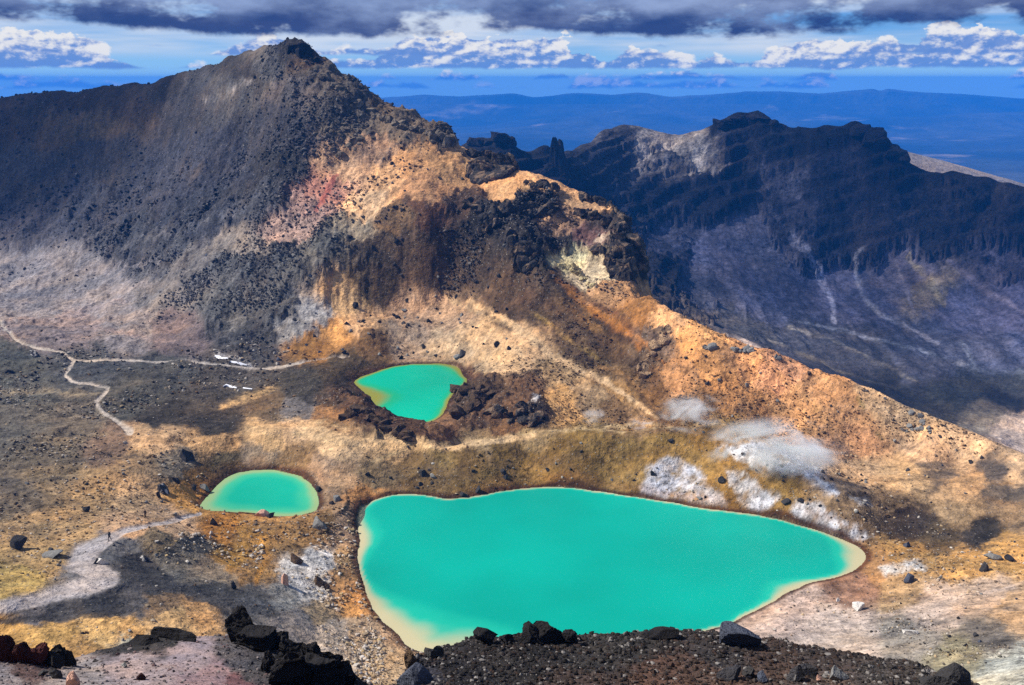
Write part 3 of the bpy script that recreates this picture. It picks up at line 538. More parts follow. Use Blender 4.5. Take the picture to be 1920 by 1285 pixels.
    pc = np.where((base_py > 900)[..., None], np.array(L(190, 179, 173)), np.array(L(196, 182, 166)))
    tone = tone * (1 - onpath[..., None]) + pc * onpath[..., None]
    # rock shows darker where it stands out of the rubble
    out = np.clip(fbm(X, Y, 5, 4, .6, 81, True), 0, 1) * np.clip(A - .45, 0, 1)
    tone = tone * (1 - 0.75 * out[..., None]) + np.array(L(40, 38, 38)) * (0.75 * out[..., None])
    brown = spot_mask(sx, sy, [(700,470),(820,440),(900,440),(1000,520),(1130,640),(1240,725),(1215,765),(1080,682),(960,602),(860,548),(700,545)], 16)  # brown rock tone, its darkness partly the face's shade painted in
    m = .8 * brown * np.clip(.75 + 1.5 * st1, .15, 1); tone = tone * (1 - m[..., None]) + np.array(L(92, 73, 54)) * np.exp(.5 * st2)[..., None] * m[..., None]
    for ln, rgb in LATE_STROKES:
        d, w = seg_d(sx, sy, ln); m = .9 * (1 - sstep(d / (w + .1), .55, 1.1)) * np.clip(gs + .25, 0, 1) * (1 - onpath)
        tone = tone * (1 - m[..., None]) + np.array(L(*rgb)) * np.exp(.35 * st2 + .2 * st1)[..., None] * m[..., None]; A = A * (1 - .5 * m)
    s.tone, s.rough, s.lake, s.onpath = tone, np.clip(A * (1 - onpath), 0, 1.2), lake, onpath
    s.bpx, s.bpy = base_px, base_py
    fx = lambda a: (a[:-1, :-1] + a[1:, 1:]) / 2
    path = fx(1 - sstep(dpath, .3, .56)) > 0.5
    # foot of the hills: the toe of the scree and of the spur
    toe = np.interp(fx(base_px), [-600,0,200,280,350,420,500,560,610,700,760,860,900,1000,1050,1160,1300,1450,1600,1750,1920,2400], [482,482,522,560,602,664,692,682,676,668,672,676,700,740,768,782,790,802,850,872,890,960])
    hill = (fx(base_py) < toe) & ~path & (fx(Y) > 195)
    spurm = hill & (fx(base_px) > np.interp(fx(base_py), [0, 90, 300, 560, 680, 900], [560, 560, 640, 690, 640, 640]))
    hill = hill & ~spurm
    seen = fx(s.W - np.maximum.accumulate(s.W, 0)) > -0.06
    path &= seen; hill &= seen; spurm &= seen
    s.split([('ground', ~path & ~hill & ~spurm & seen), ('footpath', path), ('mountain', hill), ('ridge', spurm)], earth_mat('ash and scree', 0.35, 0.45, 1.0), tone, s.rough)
    return s
MID = build_middle()

# ---- near slope under the viewpoint
def near_points():
    p = []
    lip = [(-700,1150,21),(-200,1200,21),(0,1222,22),(140,1242,22),(230,1214,23),(310,1186,24),(350,1197,24),(430,1201,24),(500,1218,24),(560,1232,24),(620,1252,23),(665,1284,22),(705,1325,20.5),(742,1300,21.5),(770,1247,23.5),(830,1223,25),(890,1204,26),(1000,1197,27),(1100,1197,27.5),(1230,1189,28),(1330,1193,28),(1450,1203,28),(1560,1227,27),(1700,1253,25.5),(1760,1273,24.5),(1850,1300,23.5),(1950,1320,22.5),(2200,1360,21),(2700,1400,20)]
    for x, y, Y in resample(lip, 30):
        u, w = uw(x, y); z = w * Y; p.append((u, Y, z))
        p += [(u, Y + 0.9, z - 0.45), (u, Y + 3, z - 2.6), (u, Y + 9, z - 9.5), (u, Y + 30, z - 33)]
        yy = max(1300, y + 60); u2, w2 = uw(x, yy); Y2 = Y - 2.2 - (yy - y) * 0.03
        p.append((u2, Y2, w2 * Y2))
    for u in np.linspace(-0.9, 0.9, 7): p += [(u, 90, -86), (u, 13, -9.9), (u, 8, -6.6), (u, 3, -3.0)]
    return p
N_PAINT = [(0,1280,(150,140,138),.5),(150,1275,(160,148,142),.4),(250,1250,(168,150,147),.3),(350,1225,(166,148,148),.2),(400,1260,(150,126,128),.3),(310,1190,(58,56,56),.5),(240,1213,(50,48,48),.5),(440,1275,(120,86,86),.4),(450,1230,(92,88,90),.6),(480,1250,(78,76,78),.8),(520,1240,(40,39,40),1),(600,1270,(36,35,36),1),(640,1270,(38,37,37),1),(60,1240,(96,76,72),.8),
 (780,1270,(58,56,62),.8),(850,1240,(46,43,44),.8),(950,1230,(50,47,46),.7),(1000,1200,(36,34,34),.8),(1100,1240,(60,57,55),.6),(1100,1280,(84,68,60),.6),(1200,1210,(58,55,53),.6),(1250,1260,(98,74,62),.5),(1320,1270,(104,80,66),.5),(1350,1220,(66,60,58),.6),(1450,1240,(84,68,60),.6),(1550,1240,(78,66,60),.6),(1550,1275,(96,82,74),.6),(1650,1260,(84,76,70),.6),(1800,1290,(120,112,104),.6),(1000,1400,(90,84,80),.5),(300,1400,(150,138,135),.4)]
def build_near():
    us = ulist(0.63, 560, 1.0, 40); ys = np.concatenate([np.geomspace(3, 17, 40)[:-1], np.geomspace(17, 31, 190)[:-1], np.geomspace(31, 92, 50)])
    s = Sheet(near_points(), us, ys, 0.01); X, Y = s.X, s.Y; s.finish(); bx, by = s.PX.copy(), s.PY.copy()
    tone, rough = paint(N_PAINT, bx, by, 16.0, 15)
    gx, gy = X * 1.0, Y * 1.0
    s.Z = s.Z + (0.10 * fbm(gx, gy, 2.4, 4, .55, 3) + 0.05 * fbm(gx, gy, .5, 3, .6, 4)) * (0.5 + rough) + 0.16 * np.clip(rough - .5, 0, 1) * fbm(gx, gy, .8, 4, .6, 6, True)
    s.finish(); s.tone, s.rough = tone, rough
    s.split([('scoria_slope', np.ones((len(ys) - 1, len(us) - 1), bool))], earth_mat('near scoria', 0.035, 0.42, 0.8), tone, rough)
    return s
NEAR = build_near()

# ---- dark mountain across the valley
def back_points():
    p = []
    D = lambda px, py, Y: p.append(cpt(px, py, Y=Y))
    crest = [(300,330,1000),(600,320,960),(780,300,920),(870,272,880),(890,262,876),(930,258,872),(955,256,870),(965,270,872),(1000,284,880),(1020,274,885),(1040,284,892),(1075,282,915),(1095,270,945),(1125,250,980),(1160,237,1000),(1200,237,1005),(1220,242,1005),(1250,250,1000),(1290,250,990),(1325,240,985),(1350,228,980),(1385,214,975),(1400,216,973),(1425,211,970),(1440,222,965),(1462,233,958),(1500,240,945),(1540,239,930),(1590,234,912),(1612,232,905),(1618,241,900),(1640,243,894),(1648,256,890),(1662,260,884),(1666,275,880),(1680,276,876),(1700,300,868),(1712,312,862),(1780,324,845),(1850,336,828),(1920,352,812),(2050,380,780),(2400,440,740)]
    for x, y, Y in resample(crest, 35):
        D(x, y, Y); u, w = uw(x, y); z = w * Y; p += [(u, Y + 14, z - 2), (u, Y + 90, z - 45), (u, Y + 280, z - 160)]
    cl = [(900,330,850),(1000,350,845),(1080,360,860),(1150,380,880),(1230,400,885),(1300,400,888),(1400,380,900),(1480,400,880),(1560,440,850),(1600,470,835),(1700,460,820),(1800,440,800),(1920,430,780),(2100,450,740)]
    for q in resample(cl, 60): D(*q)
    for q in [(1160,300,955),(1300,310,945),(1400,300,945),(1500,310,920),(1600,310,880),(1250,290,975),(1720,370,845),(1850,390,815),
              (1050,420,790),(1150,470,770),(1250,500,770),(1350,500,790),(1450,500,800),(1550,540,775),(1650,530,775),(1750,520,765),(1850,510,755),(1920,500,750),
              (1250,560,690),(1300,560,690),(1350,600,660),(1450,600,690),(1550,620,690),(1700,620,690),(1850,600,690),(1500,660,620),(1650,690,600),(1800,690,610),(1920,680,620),(1650,740,540),(1800,745,545),(1920,745,560),(1800,790,490),(1920,800,490),(1920,860,440),(1700,780,480),(2300,700,560),(2300,850,430),
              (1200,580,560),(1300,640,520),(1450,690,480),(1600,760,430),(1750,830,390)]: D(*q)
    for u in np.linspace(-0.7, 0.7, 8): p.append((u, 330, -190))
    return p
B_PAINT = [(960,270,(40,38,40),1),(1050,330,(52,50,54),1),(1100,300,(62,60,62),.9),(1150,260,(70,66,66),.9),(1230,270,(120,112,106),.7),(1290,285,(150,140,130),.6),(1320,300,(132,124,118),.7),(1250,310,(90,86,86),.8),(1390,240,(36,35,38),1),(1380,290,(48,47,52),1),(1500,280,(38,38,42),1),(1620,280,(34,33,36),1),(1690,340,(34,33,36),1),(1560,330,(44,43,50),1),(1300,370,(40,40,46),1),(1370,370,(36,36,42),1),(1450,370,(74,72,80),.7),(1480,430,(72,70,80),.7),(1420,450,(84,84,98),.35),(1600,400,(44,43,50),1),(1560,450,(40,40,46),1),(1640,440,(66,62,66),.9),(1750,420,(50,48,52),1),(1850,400,(54,50,50),.9),(1900,440,(48,46,52),1),(1700,330,(44,42,42),.8),(1850,355,(50,46,44),.7),(1200,400,(48,48,54),.9),(1150,420,(52,52,60),.8),(1250,450,(60,60,72),.5),(1350,480,(78,78,94),.3),(1450,560,(74,75,92),.25),(1300,540,(58,58,68),.4),(1250,530,(40,39,42),.8),(1600,560,(80,80,98),.25),(1700,520,(96,90,100),.3),(1740,540,(116,104,88),.3),(1800,560,(82,81,98),.25),(1900,560,(82,80,98),.25),(1880,500,(70,66,76),.5),(1500,650,(62,61,66),.3),(1400,620,(54,52,52),.3),(1600,680,(58,57,62),.3),(1750,660,(70,71,84),.2),(1900,660,(74,75,90),.2),(1650,730,(50,48,46),.3),(1800,740,(56,56,52),.3),(1900,730,(72,72,70),.2),(1880,750,(44,43,42),.3),(1900,800,(150,132,116),.2),(1850,780,(96,88,76),.2),(1750,780,(60,57,50),.3),(1350,650,(96,86,78),.4),(1300,600,(74,66,60),.5),(1220,560,(60,54,50),.7)]  # paler grey points below the left crest paint a sunlit patch
B_STREAK = [([(700,868,4),(760,846,5),(830,833,5),(900,823,5),(1000,811,5),(1100,804,5),(1200,801,5),(1300,799,5),(1370,801,4)],(214,184,136)),  # repeats the middle strokes, painted crest light and hollow shade included
 ([(560,800,6),(620,800,8),(700,818,8),(770,838,6)],(226,188,138)),([(880,563,5),(930,588,6),(1000,640,7),(1070,688,6),(1150,735,5),(1230,788,4)],(228,190,142)),
 ([(905,548,9),(1010,618,12),(1110,688,10),(1200,742,8)],(74,56,42)),([(930,500,10),(1100,630,12),(1230,715,8)],(86,62,44)),([(1060,538,8),(1180,622,10),(1262,700,7)],(92,82,72)),([(1030,520,5),(1130,600,6),(1250,690,5)],(186,122,56)),
 ([(0,702,5),(110,692,6)],(58,57,52)),([(200,704,6),(330,715,7)],(56,54,50)),([(0,756,6),(160,750,6)],(60,58,52)),([(20,832,5),(200,815,5)],(150,130,102)),([(0,880,6),(140,872,7),(280,852,6)],(92,80,66)),([(0,920,6),(200,892,6)],(96,84,68)),([(0,965,5),(120,948,5)],(100,86,66)),
 ([(255,792,8),(330,796,10),(400,792,8)],(46,42,36)),([(560,752,8),(640,770,8)],(52,44,36)),([(1500,905,3),(1700,902,4),(1900,908,4)],(160,128,92)),([(1600,930,3),(1760,925,4),(1900,945,5)],(136,110,82)),([(1640,890,3),(1800,878,3)],(214,178,134)),
 ([(700,505,8),(705,560,7),(690,600,5)],(88,64,40)),([(760,470,10),(780,540,9),(800,580,5)],(84,64,46)),([(840,440,12),(850,520,10),(880,560,6)],(72,56,44)),([(420,590,9),(500,600,10),(560,590,7)],(80,80,80)),([(330,420,8),(420,380,10),(520,330,8)],(56,55,58)),([(200,480,6),(330,450,7),(480,390,6)],(112,110,112)),
 ([(1508,748,5),(1520,762,7),(1532,776,5)],(96,92,46)),([(1606,752,4),(1620,766,5)],(100,96,50)),([(1640,812,4),(1652,822,4)],(110,100,60)),([(1480,440,16),(1530,510,14),(1560,560,10),(1565,610,8)],(140,140,156)),([(1600,500,8),(1625,560,8),(1650,590,7),(1720,620,6),(1760,640,8)],(150,148,158)),([(1622,480,6),(1598,505,6)],(158,156,164)),([(1700,480,6),(1740,520,14),(1770,565,8)],(150,134,104)),([(1680,490,6),(1700,540,6),(1712,590,4)],(128,120,126)),([(1780,490,8),(1850,540,8),(1920,580,7)],(120,112,124)),([(1480,610,5),(1600,660,6),(1720,710,5)],(110,104,96)),([(1440,630,4),(1580,690,5),(1680,720,4)],(96,90,82)),([(1500,605,4),(1650,640,6),(1860,690,7),(1920,700,7)],(104,106,116)),([(1330,620,8),(1400,650,9),(1450,672,7)],(150,132,118)),([(1540,360,5),(1600,345,6)],(30,30,36)),([(1440,410,6),(1560,370,6)],(34,34,40)),([(1260,330,10),(1300,350,10),(1250,400,12)],(70,68,72)),([(1440,470,8),(1470,430,8),(1440,400,8)],(110,108,120)),([(1800,640,6),(1830,680,5)],(120,122,132))]
def build_back():
    us = np.concatenate([np.linspace(-.5, -.13, 20)[:-1], np.linspace(-.13, .62, 860)[:-1], np.linspace(.62, .85, 30)]); ys = np.concatenate([np.geomspace(330, 640, 80)[:-1], np.geomspace(640, 1010, 290)[:-1], np.geomspace(1010, 1500, 25)])
    s = Sheet(back_points(), us, ys); X, Y = s.X, s.Y; s.finish(); bx, by = s.PX.copy(), s.PY.copy()
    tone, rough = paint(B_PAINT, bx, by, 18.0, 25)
    A = rough
    dz = (0.6 + A) * (3.5 * fbm(X, Y, 60, 4, .5, 5) + 1.4 * fbm(X, Y, 14, 4, .6, 6)) + (1.3 - np.clip(A, 0, 1)) * 3.0 * fbm(X, Y * .22, 30, 4, .55, 93, True)
    A2 = sstep(A + .45 * fbm(X, Y, 34, 6, .68, 150), .50, .66); A3 = sstep(A + .45 * fbm(X + 4, Y - 3, 34, 6, .68, 150), .72, .84)
    dz += 4.5 * A2 + 4 * A3
    cr = np.clip(A - .55, 0, 1)
    dz += cr * (18 * (np.clip(fbm(X, Y, 60, 5, .5, 8, True), -.3, 1) - .3) + 6 * fbm(X, Y, 16, 4, .55, 10, True))
    # lava beds: the cliffs step back in bands
    h = s.Z + dz - 0.34 * X + 5 * fbm(X, Y, 40, 3, .5, 95); st = 13.0; fr = h / st - np.floor(h / st)
    dz += cr * 1.5 * st * (sstep(fr, .30, .62) - fr)
    bands = fbm(h, X * .04 + Y * .02, 6.5, 4, .6, 96) + .7 * fbm(h, X * .02, 15, 2, .5, 97)
    dz += cr * 2.2 * fbm(X, Y, 6, 4, .65, 98, True)
    top = sstep(Y, 790, 870) * 0
    cy = np.interp(bx, [300, 780, 890, 955, 1000, 1075, 1125, 1200, 1290, 1385, 1425, 1462, 1612, 1640, 1700, 1920, 2400], [330, 300, 262, 256, 284, 282, 250, 237, 250, 214, 211, 233, 232, 243, 300, 352, 440])
    s.Z = s.Z + dz * (.15 + .85 * sstep(by - cy, 4, 46)) - 1.5
    s.finish()
    sx = bx + 5 * fbm(bx, by, 30, 4, .65, 61); sy = by + 4 * fbm(bx, by, 26, 4, .65, 62); gs = np.clip(.6 + 1.3 * fbm(X, Y, 14, 4, .65, 63), 0, 1)
    for ln, rgb in B_STREAK:
        d, w = seg_d(sx, sy, ln); m = .95 * (1 - sstep(d / (w + .1), .15, .9)) * np.clip(gs + .15, 0, 1)
        tone = tone * (1 - m[..., None]) + np.array(L(*rgb)) * m[..., None]
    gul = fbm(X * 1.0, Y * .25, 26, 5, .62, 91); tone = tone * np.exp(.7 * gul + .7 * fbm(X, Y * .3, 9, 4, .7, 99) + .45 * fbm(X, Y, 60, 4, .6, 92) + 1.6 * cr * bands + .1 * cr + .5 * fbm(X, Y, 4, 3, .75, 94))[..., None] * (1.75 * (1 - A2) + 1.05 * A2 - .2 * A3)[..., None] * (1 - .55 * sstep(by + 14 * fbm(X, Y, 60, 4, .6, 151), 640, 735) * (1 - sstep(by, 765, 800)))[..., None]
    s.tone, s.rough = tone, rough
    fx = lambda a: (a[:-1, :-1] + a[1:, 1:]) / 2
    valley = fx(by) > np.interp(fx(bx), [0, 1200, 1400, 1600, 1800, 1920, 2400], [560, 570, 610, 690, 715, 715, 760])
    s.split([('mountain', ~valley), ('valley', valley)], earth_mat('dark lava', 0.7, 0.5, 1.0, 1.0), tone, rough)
    return s
BACK = build_back()

# ---- pale slope that shows past the dark mountain's end, then the low country and the blue ranges
def build_far():
    p = []
    for x, y in resample([(1450,250),(1600,268),(1690,284),(1750,298),(1830,320),(1920,346),(2050,390),(2300,470)], 40):
        u, w = uw(x, y); Y = 1350; p += [(u, Y, w * Y), (u, Y - 60, w * Y - 12), (u, Y - 300, w * Y - 120), (u, Y + 120, w * Y - 30), (u, Y + 500, w * Y - 190)]
    for u in (-0.2, 0, 0.1): p += [(u, 1350, -200), (u, 1050, -280), (u, 1850, -330)]
    s = Sheet(p, np.linspace(0.1, 0.85, 130), np.geomspace(1050, 1850, 80), .01)
    s.Z = s.Z + 1.5 * fbm(s.X, s.Y, 30, 4, .6, 3); s.finish()
    tone = np.tile(np.array(L(160, 146, 134)), s.X.shape + (1,)) * (1 + .35 * fbm(s.X, s.Y, 22, 4, .6, 4))[..., None]
    s.split([('hill', np.ones((79, 129), bool))], earth_mat('pale ash', 1.6, .35, .8, 1.0), tone, np.full(s.X.shape, .4))
    # low country
    us = np.linspace(-0.95, 0.95, 520); ys = np.concatenate([np.geomspace(1000, 4500, 30)[:-1], np.geomspace(4500, 12000, 220)])
    U, Y = np.meshgrid(us, ys); X = U * Y
    Z = np.full(U.shape, -420.0) + 14 * fbm(X, Y, 1300, 5, .5, 12) * sstep(Y, 1500, 4000)
    Z += (70 * np.clip(fbm(X, Y, 2300, 5, .5, 14, True), -.1, 1) + 10) * sstep(Y, 5200, 6600)
    Z += (80 * np.clip(fbm(X, Y, 1900, 6, .55, 15, True), -.2, 1) + 40) * sstep(Y, 7200, 8600)
    # the long range that closes the horizon
    px_ = U * 1844 * 1.035 + 960
    cr = np.interp(px_, [-900, 0, 300, 640, 720, 800, 860, 900, 960, 1000, 1080, 1150, 1200, 1260, 1340, 1400, 1470, 1540, 1600, 1640, 1652, 1665, 1700, 1760, 1850, 1920, 2800],
                        [205, 200, 196, 190, 184, 179, 183, 180, 176, 184, 174, 179, 175, 183, 178, 173, 173, 176, 171, 168, 172, 167, 171, 175, 181, 187, 190])
    yc = -(cr - 642.5) / FPX; rid = (-ST + yc * CT) / (CT + yc * ST) * 10300
    rid = rid + 10 * fbm(X, Y, 700, 5, .6, 18, True) + 4 * fbm(X, Y, 150, 3, .6, 19)
    ridge = sstep(Y, 8900, 10300); back = sstep(Y, 10350, 11800)
    Z = Z * (1 - ridge) + np.maximum(rid - 60 * back, Z) * ridge
    Z = np.minimum(Z, np.where(Y < 10000, -Y * .021 - 20, 0))
    forest = np.clip(.5 + 1.2 * fbm(X, Y, 1000, 5, .6, 20), 0, 1)[..., None]
    tone = np.array(L(30, 40, 38)) * forest + np.array(L(70, 72, 60)) * (1 - forest)
    clear = np.clip(fbm(X, Y, 420, 4, .6, 22) * 2.4 - .9, 0, 1)[..., None]; tone = tone * (1 - clear) + np.array(L(150, 138, 120)) * clear
    nr, nc = U.shape; idx = np.arange(nr * nc).reshape(nr, nc); F = np.stack([idx[:-1, :-1], idx[:-1, 1:], idx[1:, 1:], idx[1:, :-1]], -1)
    V = np.stack([X.ravel(), Y.ravel(), Z.ravel() + CAM_Z], -1); T = tone.reshape(-1, 3); Q = np.full(len(T), .4)
    m = earth_mat('far forest', 40.0, .3, .6, 1.0)
    cut = int(np.searchsorted(ys, 7000))
    for name, f in (('plain', F[:cut]), ('hills', F[cut:])):
        f = f.reshape(-1, 4); used, inv = np.unique(f, return_inverse=True)
        tag(mesh_np(name, V[used], inv.reshape(-1, 4), m, True, {'tone': ('C', T[used]), 'rough': ('F', Q[used])}), kind='structure')
build_far()

# ---- lakes
def water_mat():
    m, t, b = new_mat('milky lake water')
    at = t.new('ShaderNodeAttribute', attribute_name='tone'); geo = t.new('ShaderNodeNewGeometry'); P = geo.outputs['Position']
    n = t.noise(P, 0.028, 3, 0.5); c = t.mx(1.0, at.outputs['Color'], t.lin(n, 0.25, 0.75, 0.80, 1.18), 'MULTIPLY')
    t.l.new(c, b.inputs['Base Color']); b.inputs['Roughness'].default_value = 0.42; b.inputs['Specular IOR Level'].default_value = 0.3; b.inputs['IOR'].default_value = 1.33
    bp = t.new('ShaderNodeBump'); bp.inputs['Strength'].default_value = 0.12; bp.inputs['Distance'].default_value = 0.05
    t.l.new(t.noise(P, 1.6, 3, 0.6), bp.inputs['Height']); t.l.new(bp.outputs[0], b.inputs['Normal'])
    return m
WATER = water_mat()
def build_lake(k, deep, mid, shal, widths, base_w, label):
    P = LAKES[k]; xs = [q[0] for q in P]; yy = [q[1] for q in P]
    gx = np.arange(min(xs) - 3, max(xs) + 3, 0.55); gy = np.arange(min(yy) - 3, max(yy) + 3, 0.8); X, Y = np.meshgrid(gx, gy)
    sd = -poly_sd(X + 0.7 * fbm(X, Y, 9, 3, .6, 40), Y + 1.0 * fbm(X, Y, 8, 3, .6, 41), P)
    wd = np.full(X.shape, base_w)
    for px, py, w, rad in widths:
        q = cpt(px, py, z=LEV[k]); wd = wd + (w - base_w) * np.exp(-((X - q[0] * q[1]) ** 2 + (Y - q[1]) ** 2) / rad ** 2)
    wd *= 1 + .5 * fbm(X, Y, 10, 4, .6, 44)
    t = (sd / wd)[..., None]
    a = sstep(t, .2, 1.1); b = sstep(t, .8, 2.6)
    tone = np.array(L(*shal)) * (1 - a) + np.array(L(*mid)) * a; tone = tone * (1 - b) + np.array(L(*deep)) * b
    keep = sd > -2.2
    nr, nc = X.shape; idx = np.arange(nr * nc).reshape(nr, nc); F = np.stack([idx[:-1, :-1], idx[:-1, 1:], idx[1:, 1:], idx[1:, :-1]], -1)
    F = F[keep[:-1, :-1] & keep[1:, 1:] & keep[1:, :-1] & keep[:-1, 1:]].reshape(-1, 4)
    used, inv = np.unique(F, return_inverse=True)
    V = np.stack([X.ravel(), Y.ravel(), np.full(X.size, LEV[k] + CAM_Z)], -1)[used]
    return tag(mesh_np('lake', V, inv.reshape(-1, 4), WATER, True, {'tone': ('C', tone.reshape(-1, 3)[used] * .79)}), label, 'lake', kind='structure')
build_lake('A', (0,172,150), (30,190,160), (202,192,150), [(765,1215,7,13),(860,1228,5.5,13),(1612,1045,6,6),(1480,1105,2.2,8),(676,1000,2.6,10)], .55, 'large turquoise lake with cream shallows, nearest and widest of three')
build_lake('B', (8,180,148), (66,190,146), (156,184,128), [(380,950,4,6)], 2.0, 'small round green lake beside the footpath')
build_lake('C', (0,186,150), (30,180,128), (150,150,66), [(700,745,8,9),(850,688,3.5,6)], 1.0, 'far emerald lake under the scree slope with olive shallows')

# ------------------------------------------------------------------ rocks
ICO = {}
def ico(sub):
    if sub not in ICO:
        bm = bmesh.new(); bmesh.ops.create_icosphere(bm, subdivisions=sub, radius=1.0)
        V = np.array([v.co[:] for v in bm.verts]); F = np.array([[v.index for v in f.verts] for f in bm.faces]); bm.free(); ICO[sub] = (V, F)
    return ICO[sub]
def lump(seed, sub, size, taper=0.0, rough=0.25, cuts=12, ridge=0.0, flat_top=None, lean=(0, 0)):
    """an angular rock standing on z = 0 with its foot below"""
    V, F = ico(sub); V = V.copy(); r = np.random.default_rng(seed); N = V.copy()
    bx = .62 if ridge else .8
    V = np.sign(V) * np.abs(V) ** bx; q = np.linalg.qr(r.normal(size=(3, 3)))[0]
    if not ridge: V = V @ q
    V *= (1 + rough * fbm3(N + seed * 3.1, 0.8, 3, seed))[:, None]
    for _ in range(cuts):
        n = r.normal(size=3); n /= np.linalg.norm(n); d = r.uniform(0.28, 0.72); e = V @ n - d
        V -= np.where(e > 0, e * 0.95, 0)[:, None] * n
    if ridge:                                                     # bedded, jointed lava
        V *= (1 + ridge * 1.3 * fbm3(N * 1.0 + seed, 0.5, 4, seed + 5, True))[:, None]
        bed = fbm3(np.stack([V[:, 0] * .3, V[:, 1] * .3, V[:, 2] * 3.2], -1) + seed, .8, 3, seed + 3)
        V[:, :2] *= (1 + ridge * 1.4 * bed)[:, None]
    if flat_top is not None: V[:, 2] = np.where(V[:, 2] > flat_top, flat_top + (V[:, 2] - flat_top) * .15, V[:, 2])
    V += ((0.10 if ridge else .04) * fbm3(V + 9, 0.2, 3, seed + 9, True))[:, None] * N
    h = (V[:, 2] - V[:, 2].min()) / (V[:, 2].max() - V[:, 2].min())
    V[:, :2] *= (1 - taper * h ** 1.2)[:, None]
    lo, hi = V.min(0), V.max(0); V = (V - (lo + hi) / 2) / (hi - lo)            # unit box
    V[:, 2] = V[:, 2] * 1.45 + 0.275
    V[:, 0] += lean[0] * V[:, 2]; V[:, 1] += lean[1] * V[:, 2]
    return V * np.array(size), F
LAY = {'n': NEAR, 'm': MID, 'b': BACK}
def px_m(P): return (P[1] * CT - P[2] * ST) / FPX                               # metres per photo pixel at a point
RM = {'black': rock_mat('black lava', (38, 36, 37), .5, 3.5), 'dark': rock_mat('dark grey rock', (60, 58, 58), .4, 1.5), 'slate': rock_mat('blue grey rock', (74, 78, 90), .35, 2.0),
      'maroon': rock_mat('maroon scoria', (74, 40, 38), .6, 3.0, (30, 26, 27), .8), 'brown': rock_mat('brown rock', (88, 70, 54), .5, .9, (46, 40, 36), .85), 'grey': rock_mat('grey rock', (128, 126, 122), .35, 1.5),
      'white': rock_mat('pale altered rock', (218, 212, 204), .2, 1.5), 'capped': rock_mat('dark rock with pale crust', (62, 60, 62), .4, 2.0, (206, 200, 192), .9), 'pink': rock_mat('pink block', (206, 160, 138), .3, 2.0),
      'cliff': rock_mat('layered dark crag', (60, 56, 54), .7, 0.5, (158, 130, 102), .55), 'shade': rock_mat('far crag', (44, 42, 44), .6, .2), 'sulphur': rock_mat('pale sulphur crag', (206, 188, 140), .45, .6, (96, 84, 66), .7), 'crest': rock_mat('sunlit crest rock', (118, 106, 92), .6, .5, (52, 47, 44), .75), 'tan': rock_mat('tan crag', (170, 140, 108), .5, .5, (70, 60, 54), .8)}
NAMESEED = [100]
def rock(name, label, lay, blobs, mat, cat='rock', group=None, sub=3, rough=.25, cuts=9, ridge=0.0, smooth=False, flat_top=None):
    """blobs: (px, py of the foot, width px, height px, depth/width, taper)"""
    s = LAY[lay]; root = None; many = len(blobs) > 1
    for b in blobs:
        px, py, w, h = b[:4]; dr = b[4] if len(b) > 4 else .8; tp = b[5] if len(b) > 5 else .15
        P = s.hit(px, py); k = px_m(P); NAMESEED[0] += 1
        V, F = lump(NAMESEED[0], sub, (w * k, w * k * dr, h * k * 1.05), tp, rough, cuts, ridge, flat_top)
        a = random.uniform(-.25, .25); c_, s_ = math.cos(a), math.sin(a); V = np.stack([V[:, 0] * c_ - V[:, 1] * s_, V[:, 0] * s_ + V[:, 1] * c_, V[:, 2]], -1)
        P = P + np.array((0, w * k * dr * .25, CAM_Z))
        if root is None:
            if many: root = bpy.data.objects.new(name, None); col.objects.link(root)
            else: root = mesh_np(name, V, F, RM[mat], smooth)
            root.location = org = Vector(P); tag(root, label, cat, group)
        if many: o = mesh_np('block', V, F, RM[mat], smooth); o.location = Vector(P) - org; o.parent = root
    return root

def lumps(line, n, w, h, seed, jit=6):
    """a row of blobs strung along a line of foot points"""
    r = random.Random(seed); pts = resample([(*q,) for q in line], 1e9); out = []
    tot = [0]
    for a, b in zip(line[:-1], line[1:]): tot.append(tot[-1] + math.hypot(b[0] - a[0], b[1] - a[1]))
    for i in range(n):
        t = tot[-1] * (i + .5) / n; j = max(k for k in range(len(tot)) if tot[k] <= t and k < len(line) - 1); f = (t - tot[j]) / (tot[j + 1] - tot[j])
        x = line[j][0] + (line[j + 1][0] - line[j][0]) * f; y = line[j][1] + (line[j + 1][1] - line[j][1]) * f; q = r.uniform(.55, 1.35)
        out.append((x + r.uniform(-jit, jit), y + r.uniform(-jit, jit) * .6, w * q * 1.15, h * q * r.uniform(.65, 1.0), r.uniform(.6, 1.1), r.uniform(.1, .45)))
    return out

